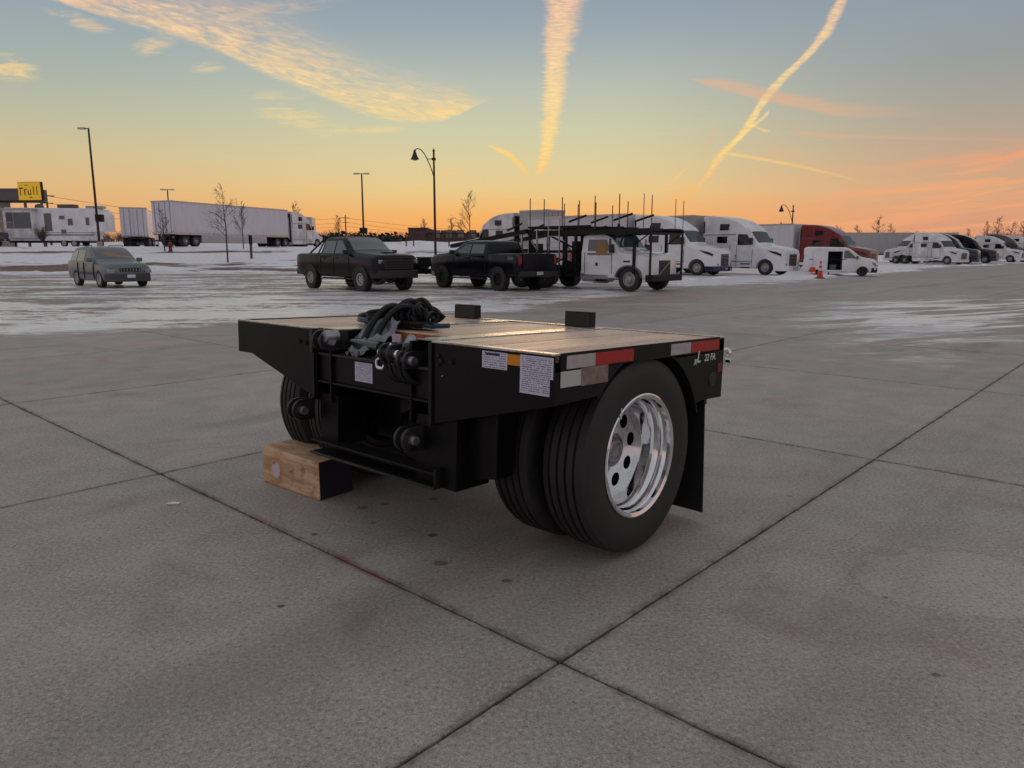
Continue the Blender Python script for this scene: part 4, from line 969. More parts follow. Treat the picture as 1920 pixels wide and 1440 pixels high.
# the one facing left with its trailer, beyond the hauler
semi('sleeper_truck', 'white sleeper truck facing left beyond the dark navy pickup', 'white2', (-2.74, 65.05, .6), 140, 'sleeper trucks in a row', 1.0, lowm='white2',
     trailer=('trailer2', 2.6, 'short white box close behind the left-facing sleeper truck', 'box trailers'))
# farther rows at the right
semi('sleeper_truck', 'white sleeper truck facing left in front of the long silver trailer', 'white2', (51.8, 101.0, 0), 183, 'far sleeper trucks', 1.0, lowm='white2')
r = thing('box_trailer', 'long silver box trailer beyond the small white van', 'semi trailer', (60.2, 108, 0), R(183), 'box trailers'); box_trailer(r, 13.5, -3.0, 'trailer2')
semi('sleeper_truck', 'white sleeper truck facing right with dark wheel arch, at the end of the silver trailer', 'white2', (50.6, 86.0, 0), -66, 'far sleeper trucks', .93, lowm='white2')
semi('sleeper_truck', 'dark blue sleeper truck behind the right-facing white one', 'navy', (55.2, 91.0, 0), -40, 'far sleeper trucks', .95, lowm='navy')
semi('sleeper_truck', 'black sleeper truck next to the dark blue one', 'dark', (61.0, 96.5, 0), -42, 'far sleeper trucks', .93, lowm='dark')
semi('sleeper_truck', 'white sleeper truck near the right edge of the picture, behind the black one', 'white2', (69.6, 104.5, 0), -45, 'far sleeper trucks', .93, lowm='white2')
semi('sleeper_truck', 'charcoal grey sleeper truck almost hidden by a white one near the right edge', 'grey', (73.0, 107.0, 0), -38, 'far sleeper trucks', 1.0, lowm='grey')
semi('sleeper_truck', 'last white sleeper truck cut by the right edge of the picture', 'white2', (81.5, 116, 0), -38, 'far sleeper trucks', 1.0, lowm='white2')

# ------------------------------------------------------------ the car hauler
def car_hauler():
    S = .93; hd = R(-42); p0 = (5.1, 28.75, 0)
    t = thing('car_hauler', 'white day cab car hauler truck with empty black loading rack over cab and bed', 'truck', p0, hd, None, S)
    B = Body([(1.30,.62,.80,1.20,.66,1.36),(1.24,.55,.98,1.38,.80,1.54),(.95,.50,1.10,1.5,.9,1.66),(.30,.50,1.18,1.62,.98,1.76),(-.45,.50,1.22,1.74,1.05,1.86),(-.60,.5,1.22,1.78,1.05,1.96),
              (-1.05,.5,1.22,1.82,1.02,2.52),(-1.25,.5,1.22,1.82,1.04,2.60),(-2.1,.5,1.22,1.84,1.06,2.62),(-2.35,.5,1.21,1.84,1.05,2.58)])
    carve(B.mb(2).build('body', 'white', t), [arch_cut(0, .53, 1.24, .5), arch_cut2(0, .53, 1.24, .5)])
    B.top_panel(-1.04, -.62, .96, .98).build('windshield', 'glass_t', t)
    B.top_panel(-1.35, -1.05, 1.04, 1.02, off=.05, nx=2, th=.04).build('sun_visor', 'plastic', t)
    for s in (1, -1):
        B.side_panel([(-2.05,1.62),(-.85,1.62),(-.85,1.80),(-1.15,2.36),(-2.05,2.38)], s, off=.012).build('door_window', 'glass', t)
        B.side_panel([(-2.18,.70),(-.82,.70),(-.82,1.75),(-1.20,2.46),(-2.18,2.48)], s, off=.006, th=.01).build('cab_door', 'white', t)
        B.side_panel([(-1.62,1.66),(-1.05,1.66),(-1.05,1.78),(-1.22,2.25),(-1.62,2.28)], s, off=.016, th=.004).build('reflection_panel', 'tan', t) if s < 0 else None  # tan panel added on the glass, a painted reflection like a see-through interior
        B.side_panel([(-1.62,1.10),(-1.50,1.10),(-1.50,1.25),(-1.62,1.25)], s, off=.016).build('door_emblem', 'patch', t)
        B.side_panel([(-.25,1.28),(.05,1.28),(.05,1.36),(-.25,1.36)], s, off=.012).build('hood_badge', 'plastic', t)
        mirror_part(t, -.75, 1.2, 1.72, s, 'plastic', True)
        MB().lathe([(.001, .02), (.12, .015), (.13, 0), (.13, -.06)], 'x', 18, (1.22, s*.86, 1.02)).build('headlight', 'lens', t)
        # fenders flare, fuel tank, steps
        arch_band(0, .50, .585, .655, s*1.0, s*1.25).build('fender', 'grey', t)
        MB().cyl((-2.4, s*.92, .66), (-1.0, s*.92, .66), .30, n=20).build('fuel_tank', 'alu', t)
        MB().box(-1.75, -1.1, s*1.1-.12, s*1.1+.12, .32, .36).build('step', 'satin', t)
    seams(B, t, (-.82, -2.18), .72, 1.75)
    MB().box(1.27, 1.33, -.44, .44, .66, 1.36).build('grille', 'plastic', t, bevel=.01)
    g = MB(); g.cyl((1.345, -.40, .70), (1.345, .40, 1.32), .016, n=6); g.build('grille_diagonal', 'alu', t)
    MB().box(1.33, 1.345, -.46, .46, 1.36, 1.385).build('grille_surround', 'alu', t)
    MB().prism([(1.25,-1.28),(1.62,-1.18),(1.66,0),(1.62,1.18),(1.25,1.28),(1.1,1.28),(1.1,-1.28)], .42, .70, 'z').build('bumper', 'satin', t, bevel=.02)
    wheel(t, 0, -1.06, .50, .29, .29, 'truck', out=-1); wheel(t, 0, 1.06, .50, .29, .29, 'truck', out=1)
    for x in (-4.6, -5.9): wheel(t, x, -.95, .48, .56, .29, 'truck', out=-1); wheel(t, x, .95, .48, .56, .29, 'truck', out=1)
    MB().box(-7.4, -2.3, -.42, .42, .72, .98).build('frame', 'satin', t)
    bx = lambda n, *a, m='satin': MB().box(*a).build(n, m, t)
    # rack posts
    for s in (-1, 1):
        y = s*1.22
        for x in (1.45, .25, -2.65, -4.15, -5.2): bx('rack_post', x-.05, x+.05, y-.05, y+.05, .45 if x > 1 else .75, 2.72)
        bx('rack_post', -3.2, -3.12, y-.04, y+.04, .7, 3.0)
        bx('upper_beam', -5.3, 1.5, y-.06, y+.06, 2.62, 2.84); bx('upper_beam', -5.3, -1.9, y-.05, y+.05, 2.98, 3.08)
        bx('lower_beam', -7.4, -2.5, y-.06, y+.06, .86, 1.04)
        bx('deck_track', -5.3, 1.5, s*.72-.36, s*.72+.36, 2.80, 2.87)
        for x, z in ((1.45,3.62),(.72,3.70),(-.5,3.75),(-1.7,3.72),(-2.5,3.55),(-3.4,3.75),(-4.4,3.7),(-5.2,3.78)):
            MB().cyl((x, y, 2.75), (x, y, z-(.12 if s > 0 else 0)), .022, n=6).build('side_rod', 'polew', t)
        # sloping tracks and cylinders
        MB().add([(x, y+dy, z+dz) for x, z in ((-5.3, 2.75), (-10.2, 2.0)) for dy in (-.16, .16) for dz in (0, .20)], [(0,1,3,2),(4,6,7,5),(0,4,5,1),(2,3,7,6),(0,2,6,4),(1,5,7,3)]).build('sloping_track', 'satin', t)
        MB().cyl((-4.15, y*.97, 1.0), (-5.2, y*.97, 2.4), .05, n=8).build('ram', 'steel', t); MB().cyl((-2.65, y*.97, 1.9), (-4.1, y*.97, 2.6), .05, n=8).build('ram', 'satin', t)
        MB().cyl((.25, y, 2.1), (1.4, y, 2.66), .03, n=6).build('brace', 'satin', t)
    for s in (-1, 1):
        y = s*1.22
        for k in range(11):
            x0, x1 = 1.3-.6*k, .7-.6*k; za, zb_ = (2.86, 3.02) if k % 2 else (3.02, 2.86)
            if k > 3: MB().cyl((x0, y, za), (x1, y, zb_), .022, n=5).build('lattice_bar', 'satin', t)
        for k in range(4): MB().cyl((-2.7-.62*k, y*.98, 1.1+.35*(k % 2)), (-3.3-.62*k, y*.98, 1.45-.35*(k % 2)), .035, n=5).build('lattice_bar', 'satin', t)
        bx('mid_beam', -5.25, -2.6, y-.05, y+.05, 1.72, 1.86); bx('rack_post', -.55, -.47, y-.04, y+.04, 2.6, 3.1)
        for x in (-.2, -3.1, -4.6): MB().lathe([(.001,-.05),(.10,-.05),(.10,.05),(.001,.05)], 'y', 10, (x, y*1.03, 2.70)).build('winch_drum', 'satin', t)
        MB().add([(x, y*.7+dy, z+dz) for x, z in ((-1.2, 2.95), (-5.3, 2.95)) for dy in (-.22, .22) for dz in (0, .05)], [(0,1,3,2),(4,6,7,5),(0,4,5,1),(2,3,7,6),(0,2,6,4),(1,5,7,3)]).build('upper_track', 'satin', t)
    for x in (1.45, .25, -1.0, -2.65, -4.15, -5.2): bx('cross_member', x-.05, x+.05, -1.2, 1.2, 2.60, 2.68)
    bx('control_panel', -2.95, -2.62, -1.1, -.4, 1.3, 2.3); bx('hydraulic_tank', -4.9, -4.2, -1.15, -.7, .7, 1.5); bx('rear_guard_plate', -5.28, -5.2, -1.1, -.3, .9, 2.2)
    # ladders at the side behind the cab
    for x in (-3.55, -4.35):
        pass
    lad = thing_part = None
    for x in (-3.45, -4.05): bx('ladder_rail', x-.022, x+.022, -1.36, -1.31, .55, 3.45, m='alu')
    for k in range(8): bx('ladder_rung', -4.05, -3.45, -1.345, -1.325, .75+.3*k, .775+.3*k, m='alu')
    bx('tool_box', -3.3, -2.5, -1.2, -.75, .55, 1.3); bx('grey_post', -5.65, -5.58, -1.34, -1.27, .3, 2.7, m='alu'); bx('grey_post', -4.75, -4.69, -1.34, -1.27, .3, 2.9, m='alu')
    for x, a in ((-.6, 18), (-2.9, 24), (-6.5, 24)):
        for s in (-1, 1):
            MB().cyl((x-.45, s*.8, 2.86 if x > -5 else 2.55), (x+.45, s*.8, 3.10 if x > -5 else 2.85), .045, n=6).build('wheel_skid', 'satin', t)
    for o in [c for c in t.children if c.type == 'MESH' and not c.name.startswith('wheel')]:
        rod = o.name.startswith('side_rod')
        for v in o.data.vertices:
            if v.co.z > .6: v.co.z = .6+(v.co.z-.6)*.84+(.62 if rod and v.co.z > 3.2 else 0)
            if v.co.x > .55: v.co.x = .55+(v.co.x-.55)*.5
    return t
car_hauler()
# its low trailer stretching back behind the pickups
def hauler_trailer():
    t = thing('car_hauler_trailer', 'low black car carrier trailer seen between the two pickups', 'trailer', (-1.05, 34.3, 0), R(-42)+R(-26), None, .95)
    bx = lambda n, *a, m='satin': MB().box(*a).build(n, m, t)
    t.rotation_euler.z = R(172)
    for s in (-1, 1):
        bx('side_rail', -1.0, 7.0, s*1.2-.05, s*1.2+.05, .95, 1.12); bx('track', -1.0, 7.0, s*.75-.22, s*.75+.22, .86, .92)
        for x in (0, 1.4, 2.8, 4.2, 5.6): bx('stake', x-.05, x+.05, s*1.2-.05, s*1.2+.05, .5, 1.5 if x in (2.2,) else 1.25)
        for x in (5.2, 6.25): wheel(t, x, s*.98, .42, .5, .26, 'truck', rm='rimd', out=s)
        bx('lower_rail', -1.0, 7.0, s*.6-.06, s*.6+.06, .5, .72)
    for x in (0, 1.1, 2.2, 3.3, 4.4, 5.5, 6.6): bx('cross_member', x-.04, x+.04, -1.15, 1.15, .72, .86)
    bx('loading_ramp', -.8, 5.5, -1.1, -.5, 1.12, 1.22); bx('loading_ramp', -.8, 5.5, .5, 1.1, 1.12, 1.22); bx('tool_box', .4, 1.6, -1.2, -.7, .35, .85); bx('axle_cover', 2.4, 4.2, -1.2, 1.2, .9, 1.3)
    for k, x in enumerate((.2, .9, 1.5, 2.4)): MB().cyl((x, -1.26, .70), (x+.3, -1.26, 1.0), .05, n=8).build('ratchet_winch', 'alu' if k < 3 else 'steel', t)
    return t
hauler_trailer()

# ------------------------------------------------------------ cars and pickups
def place_car(name, label, cat, px, py, hdg_deg, front_side, group=None, scale=1):
    pass
def suv():
    hd = R(-42); f = Vector((-16.5, 31.6)); d = Vector((math.cos(hd), math.sin(hd)))
    t = thing('parked_suv', 'grey green suv parked alone on the icy lot at the left', 'car', (f.x, f.y, 0), hd)
    B = Body([(.93,.42,.60,.72,.50,.82),(.88,.30,.78,.80,.66,.92),(.70,.28,.88,.88,.74,1.00),(.2,.28,.91,.96,.78,1.06),(-.32,.28,.91,1.0,.80,1.12),(-.45,.28,.91,1.02,.80,1.18),
              (-1.10,.28,.91,1.04,.70,1.62),(-1.35,.28,.91,1.05,.69,1.67),(-2.2,.28,.91,1.06,.69,1.69),(-3.0,.28,.91,1.07,.68,1.65),(-3.25,.30,.90,1.07,.67,1.58),(-3.60,.34,.88,1.06,.74,1.14),(-3.68,.40,.84,1.0,.76,1.08)])
    carve(B.mb(2).build('body', 'suvc', t), [arch_cut(0,.36,.91), arch_cut2(0,.36,.91), arch_cut(-2.62,.36,.91), arch_cut2(-2.62,.36,.91)])
    B.top_panel(-1.10, -.47, .66, .74).build('windshield', 'glass', t)
    for s in (1, -1):
        B.side_panel([(-.62,1.08),(-1.55,1.08),(-1.55,1.55),(-1.22,1.55),(-.72,1.17)], s).build('front_window', 'glass_t', t)
        B.side_panel([(-1.63,1.08),(-2.50,1.08),(-2.42,1.54),(-1.63,1.56)], s).build('rear_window', 'glass', t)
        B.side_panel([(-2.58,1.09),(-3.20,1.10),(-2.95,1.50),(-2.50,1.53)], s).build('quarter_window', 'glass', t)
        B.side_panel([(-.42,.30),(-2.2,.30),(-2.2,.62),(-.42,.62)], s, off=.022, th=.03).build('side_cladding', 'suvlow', t)
        for x in (-1.50, -2.45): B.side_panel([(x,.92),(x+.16,.92),(x+.16,.95),(x,.95)], s, off=.03).build('door_handle', 'suvc', t)
        MB().prism([(.93,.60),(.93,.74),(.70,.86),(.62,.74)], s*.52, s*.86, 'y').build('headlight', 'lens', t, bevel=.02)
        mirror_part(t, -.62, .90, 1.06, s, 'suvc')
        MB().tube([(-1.3,s*.62,1.69),(-1.4,s*.62,1.74),(-2.8,s*.62,1.74),(-2.9,s*.62,1.69)], .018, 6).build('roof_rail', 'plastic', t)
        for x in (0, -2.62): wheel(t, x, s*.81, .36, .22, .22, 'spoke', rm='rimg', out=s, grooves=0)
        MB().cyl((.90, s*.62, .40), (.93, s*.62, .40), .055, n=14).build('fog_lamp', 'lens', t)
    seams(B, t, (-.50, -1.59, -2.30), .36, 1.02, .03)
    MB().box(.86, .94, -.42, .42, .66, .82).build('grille', 'plastic', t, bevel=.01)
    for k in range(7): MB().box(.94, .95, -.37+.12*k, -.35+.12*k, .68, .80).build('grille_bar', 'alu', t)
    MB().prism([(.70,-.90),(.94,-.80),(1.0,-.4),(1.0,.4),(.94,.80),(.70,.90),(.5,.90),(.5,-.90)], .26, .58, 'z').build('bumper', 'suvlow', t, bevel=.03)
    MB().box(1.0, 1.01, -.16, .16, .42, .55).build('number_plate', 'sticker', t)
    MB().box(-.38, -.36, -.7, .7, 1.10, 1.13).build('wiper_cowl', 'plastic', t)
suv()

def pickup(name, label, paint, loc, hd, spec):
    t = thing(name, label, 'pickup truck', loc, hd, None, spec.get('s', 1)); H = spec['H']; WB = 3.7
    w = spec.get('w', .98)
    B = Body([(1.02,.72,.80,1.12,.66,1.24),(.97,.55,.92,1.18,.78,1.33),(.75,.50,w,1.24,.84,1.38),(.2,.50,w+.01,1.28,.88,1.42),(-.30,.50,w+.01,1.31,.90,1.46),(-.62,.50,w,1.34,.88,1.52),
              (-1.32,.50,w,1.36,.78,H-.05),(-1.55,.50,w,1.36,.77,H),(-2.6,.50,w,1.37,.76,H),(-2.85,.50,w,1.37,.76,H-.04),(-3.02,.50,w,1.37,.80,1.55),(-3.05,.5,w,1.34,.86,1.40)])
    R_ = spec['R']
    carve(B.mb(2).build('cab', paint, t), [arch_cut(0,R_,w,R_*.92), arch_cut2(0,R_,w,R_*.92)])
    Bd = Body([(-3.07,.52,w,1.33,w-.06,1.42),(-3.4,.52,w+.02,1.33,w-.04,1.42),(-4.6,.52,w+.02,1.33,w-.04,1.42),(-4.82,.58,w,1.30,w-.06,1.40)])
    carve(Bd.mb(2).build('bed', paint, t), [arch_cut(-WB,R_,w,R_*.92), arch_cut2(-WB,R_,w,R_*.92), MB().box(-4.72,-3.15,-w+.12,w-.12,.9,1.6)])
    B.top_panel(-1.30, -.66, .74, .84).build('windshield', 'glass', t)
    for s in (1, -1):
        B.side_panel([(-.95,1.42),(-1.86,1.42),(-1.86,H-.13),(-1.52,H-.13),(-1.02,1.50)], s).build('front_window', spec.get('gf', 'glass'), t)
        B.side_panel([(-1.94,1.42),(-2.76,1.42),(-2.72,H-.14),(-1.94,H-.13)], s).build('rear_window', 'glass', t)
        for x in (-1.80, -2.72): B.side_panel([(x,1.22),(x+.2,1.22),(x+.2,1.26),(x,1.26)], s, off=.03).build('door_handle', 'plastic', t)
        for x0, x1 in ((-.82,-1.89), (-1.92,-2.86)): B.side_panel([(x0,.60),(x1,.60),(x1,1.33),(x0,1.33)], s, off=.005, th=.008).build('door', paint, t)
        mirror_part(t, -.85, w-.02, 1.38, s, 'plastic'); 
        for x in (0, -WB):
            arch_band(x, R_*.92, R_*1.08, R_*1.22, s*w-.02, s*w+.045*s).build('fender_flare', spec.get('flare', 'plastic'), t)
            wheel(t, x, s*(w-.10), R_, .30, spec['ri'], 'spoke', rm=spec['rm'], out=s, grooves=0, chunky=True)
        MB().prism([(1.02,1.04),(1.02,1.18),(.80,1.22),(.74,1.10)], s*.56, s*.88, 'y').build('headlight', 'lens', t, bevel=.02)
        MB().box(-2.9, -.55, s*.93-.06, s*.93+.06, .42, .48).build('side_step', 'plastic', t, bevel=.01)
        MB().box(-4.86, -4.76, s*(w-.10)-.07, s*(w-.10)+.07, 1.0, 1.34).build('tail_light', 'redlens', t, bevel=.02)
    seams(B, t, (-.80, -1.90, -2.90), .60, 1.34, .012)
    MB().box(.96, 1.05, -.66, .66, .82, 1.18).build('grille', 'plastic', t, bevel=.02)
    for z in (.90, 1.0, 1.1): MB().box(1.05, 1.065, -.60, .60, z, z+.025).build('grille_bar', 'satin', t)
    MB().prism([(.80,-w),(1.06,-.86),(1.14,-.45),(1.14,.45),(1.06,.86),(.80,w),(.6,w),(.6,-w)], .50, .80, 'z').build('bumper', spec.get('bump', 'plastic'), t, bevel=.03)
    MB().box(-4.98, -4.80, -w+.04, w-.04, .56, .76).build('rear_bumper', 'plastic', t, bevel=.03)
    MB().box(-4.86, -4.82, -.74, .74, .84, 1.36).build('tailgate', paint, t, bevel=.01)
    MB().box(-4.99, -4.985, -.16, .16, .62, .74).build('number_plate', 'tapew', t)
    for y in (.5,): MB().box(.20, .5, -.28, .28, 1.43, 1.47).build('hood_scoop', paint, t, bevel=.02)
    if spec.get('rack'):
        for s in (1, -1):
            for x0, x1 in ((-3.15, -2.95), (-3.9, -3.15)):
                pass
            MB().cyl((-4.15, s*.80, 1.40), (-2.95, s*.72, H-.02), .035, n=8).build('sport_bar', 'satin', t); MB().cyl((-3.45, s*.80, 1.40), (-2.90, s*.72, H), .03, n=8).build('sport_bar', 'satin', t)
            MB().box(-2.95, -1.6, s*.62-.02, s*.62+.02, H+.02, H+.06).build('roof_rail', 'satin', t)
        MB().cyl((-2.95, -.74, H), (-2.95, .74, H), .035, n=8).build('sport_bar', 'satin', t)
    return t, B
hd = R(-42)
pickup('parked_pickup', 'black crew cab pickup facing right with grey rims and sport bar over its bed', 'pk1', (-4.95, 28.8, 0), R(-46),
       dict(H=2.04, R=.45, ri=.23, rm='rimg', rack=True, w=1.03))
t2, B2 = pickup('parked_pickup', 'dark navy pickup facing away with red tail lights, beside the car hauler', 'pk2', (-2.15, 31.9, 0), R(130),
       dict(H=1.90, R=.44, ri=.24, rm='rimd', w=1.0, gf='glass_t', bump='alu'))
MB().box(-4.62, -4.30, 1.0, 1.016, 1.02, 1.30).build('flag_sticker', 'teal', t2); MB().box(-4.875, -4.862, .80, .96, 1.04, 1.30).build('tail_lens', 'redlens', t2)

def van():
    t = thing('cargo_van', 'small white cargo van with its side door slid open, by the traffic cones', 'van', (21.5, 46.0, 0), R(-22), None, .92)
    B = Body([(.86,.42,.60,.78,.50,.88),(.80,.26,.78,.88,.66,1.0),(.5,.24,.88,.98,.76,1.12),(.05,.24,.9,1.04,.80,1.20),(-.15,.24,.9,1.06,.80,1.26),(-.85,.24,.9,1.10,.74,1.78),(-1.1,.24,.9,1.1,.75,1.86),
              (-3.4,.24,.9,1.12,.76,1.90),(-3.62,.26,.88,1.12,.76,1.84),(-3.66,.30,.86,1.1,.76,1.80)])
    b = carve(B.mb(2).build('body', 'white', t), [arch_cut(0,.33,.9), arch_cut2(0,.33,.9), arch_cut(-2.9,.33,.9), arch_cut2(-2.9,.33,.9), MB().box(-2.15,-1.25,-1.2,.80,.40,1.62)])
    B.top_panel(-.84, -.18, .70, .76).build('windshield', 'glass', t)
    for s in (1, -1):
        B.side_panel([(-.38,1.16),(-1.16,1.16),(-1.16,1.66),(-.92,1.68)], s).build('front_window', 'glass', t)
        mirror_part(t, -.36, .89, 1.14, s)
        MB().prism([(.84,.66),(.78,.86),(.40,.98),(.36,.84)], s*.60, s*.87, 'y').build('headlight', 'lens', t, bevel=.02)
        for x in (0, -2.9): wheel(t, x, s*.80, .33, .20, .20, 'spoke', rm='rimd', out=s, grooves=0)
        MB().box(-3.68, -3.64, s*.80-.05, s*.80+.05, .9, 1.4).build('tail_light', 'redlens', t)
    MB().box(-3.05, -2.15, -.985, -.955, .42, 1.66).build('sliding_door', 'white', t, bevel=.015)
    MB().box(-3.3, -1.0, -.93, -.91, 1.09, 1.12).build('door_track', 'plastic', t)
    MB().box(-2.12, -1.28, -.80, .78, .38, .42).build('load_floor', 'interior', t); MB().box(-2.12, -1.28, .74, .78, .42, 1.6).build('inner_wall', 'interior', t)
    MB().box(-2.0, -1.6, -.3, .2, .42, .74).build('cargo_crate', 'teal', t, bevel=.01)
    MB().prism([(.60,-.88),(.84,-.76),(.92,-.4),(.92,.4),(.84,.76),(.60,.88),(.5,.88),(.5,-.88)], .24, .56, 'z').build('bumper', 'plastic', t, bevel=.03)
    MB().box(.84, .90, -.36, .36, .60, .74).build('grille', 'plastic', t, bevel=.01)
van()
# cars glimpsed through the hauler rack
def small_car(name, label, paint, loc, hdg, s=1):
    t = thing(name, label, 'car', loc, R(hdg), None, s)
    B = Body([(.90,.42,.60,.70,.50,.78),(.82,.26,.80,.78,.68,.88),(.4,.22,.88,.86,.74,.96),(-.2,.22,.89,.92,.78,1.02),(-.35,.22,.89,.94,.76,1.08),(-1.0,.22,.89,.96,.62,1.42),(-2.1,.22,.89,.98,.62,1.46),(-2.9,.24,.88,.98,.66,1.10),(-3.5,.3,.84,.94,.7,1.0),(-3.6,.36,.8,.9,.66,.96)])
    carve(B.mb(1).build('body', paint, t), [arch_cut(0,.33,.89), arch_cut2(0,.33,.89), arch_cut(-2.65,.33,.89), arch_cut2(-2.65,.33,.89)])
    B.top_panel(-.98, -.38, .58, .70).build('windshield', 'glass', t)
    for s_ in (1, -1):
        B.side_panel([(-.60,1.0),(-2.5,1.02),(-2.1,1.36),(-1.05,1.34)], s_).build('side_window', 'glass', t)
        for x in (0, -2.65): wheel(t, x, s_*.79, .33, .21, .20, 'spoke', rm='rimg', out=s_, grooves=0)
        MB().prism([(.88,.58),(.84,.72),(.55,.80),(.5,.66)], s_*.55, s_*.84, 'y').build('headlight', 'lens', t)
small_car('parked_car', 'pale teal car glimpsed through the ladder of the car hauler', 'teal', (3.5, 41.5, 0), 190, 1.05)
small_car('parked_car', 'bright red car glimpsed through the rack above the teal car', 'bred', (4.6, 50.5, .0), 185, 1.5)

# ------------------------------------------------------------ raised lot at the left
def on(px, Y, dz=0.):
    x = atd(px, 471, Y).x; return Vector((x, Y, lawn_h(x, Y)+dz))
def zpx(py, Y): return atd(960, py, Y).z
semi('sleeper_truck', 'white sleeper truck on the raised lot hitched to the long trailer, pointing away', 'white2', on(580, 91.3), 69.4, 'trucks on the raised lot', 1.02, lowm='white2',
     trailer=('trailer', 16.4, 'long white trailer on the raised lot with closed rear doors', 'trailers on the raised lot'))
for o in list(C.objects):
    if o.get('label', '').startswith('long white trailer on the raised'): 
        MB().box(-18.6, -9.2, -1.29, -1.26, .40, 1.12).build('side_skirt', 'trailer', o); MB().box(-18.6, -9.2, 1.26, 1.29, .40, 1.12).build('side_skirt', 'trailer', o)
semi('sleeper_truck', 'white sleeper truck between the travel trailer and the long white trailer', 'white2', on(278, 101), 111, 'trucks on the raised lot', 1.1, lowm='white2',
     trailer=('trailer', 8., 'grey white box trailer with rear doors shown, just right of the travel trailer', 'trailers on the raised lot'))
p = on(590, 104); r = thing('box_trailer', 'white trailer at the right end of the raised lot, partly behind a truck', 'semi trailer', p, R(3), 'trailers on the raised lot'); box_trailer(r, 0, -4.2, 'trailer2')

def travel_trailer():
    a, b = on(17, 78), on(186, 78); L = (b.x-a.x)*1.06; t = thing('travel_trailer', 'white fifth wheel travel trailer with slide-outs, left of the tall bronze light pole', 'camper', a, R(1))
    MB().prism([(0,.62),(L*.83,.62),(L*.88,1.5),(L,1.6),(L,3.3),(L*.965,3.75),(L*.94,3.9),(0,3.98)], 0, 2.5, 'y').build('body', 'white', t, bevel=.04)
    MB().box(.25, 1.7*1.9, -.75, 0, .9, 3.7).build('slide_out', 'white2', t, bevel=.03); MB().box(-.02, 3.4, -.80, .02, 3.70, 3.86).build('awning_rail', 'trailer2', t, bevel=.02)
    MB().box(.55, 1.25, -.765, -.75, 2.5, 3.45).build('window', 'canopy', t); MB().box(1.3, 3.05, -.765, -.75, 1.85, 3.45).build('window', 'glass_t', t); MB().box(.55, 1.25, -.765, -.75, 1.85, 2.45).build('window', 'glass', t)
    MB().box(3.95, 4.7, -.015, 0, 1.6, 3.4).build('entry_door', 'glass', t)
    for x0, x1, z0, z1 in ((5.5,6.05,2.8,3.15),(6.35,6.85,2.2,2.85),(8.2,8.55,2.2,2.95),(5.6,6.1,1.35,1.75)):
        f = MB().box(x0-.05, x1+.05, -.02, 0, z0-.05, z1+.05).build('window', 'white2', t); MB().box(x0, x1, -.026, -.02, z0, z1).build('pane', 'glass', f)
    MB().box(3.4, L*.9, -.012, 0, 1.15, 1.27).build('side_stripe', 'grey', t); MB().box(3.6, L*.9, -.012, 0, 1.42, 1.47).build('side_stripe', 'grey', t)
    MB().box(7.4, 9.8, -.015, 0, .80, 1.05).build('storage_hatch', 'white2', t)
    MB().box(5.0, 6.7, .7, 1.7, 3.98, 4.35).build('air_conditioner', 'canopy', t, bevel=.05)
    for x in (7.9, 8.9): MB().box(x, x+.75, .7, 1.5, 3.93, 4.2).build('roof_vent', 'trailer2', t, bevel=.05)
    MB().prism([(2.6,3.95),(3.4,3.95),(3.1,4.4),(2.7,4.3)], .8, 1.4, 'y').build('roof_vent', 'canopy', t)
    for x in (5.7, 6.75): wheel(t, x, .15, .36, .2, .22, 'spoke', rm='rimg', out=-1, grooves=0); wheel(t, x, 2.3, .36, .2, .22, 'spoke', rm='rimg', out=1, grooves=0)
    for x in (.6, 9.6): MB().box(x, x+.12, .1, .22, 0, .65).build('stabiliser_leg', 'satin', t)
    MB().box(.1, L*.82, .1, 2.4, .42, .62).build('frame', 'satin', t)
travel_trailer()
p = on(-14, 74); t2, _ = pickup('parked_pickup', 'dark pickup at the left edge of the picture beside the travel trailer', 'dark', p, R(185), dict(H=1.95, R=.42, ri=.22, rm='rimd', w=1.0)); t2.location.x = p.x-3.9

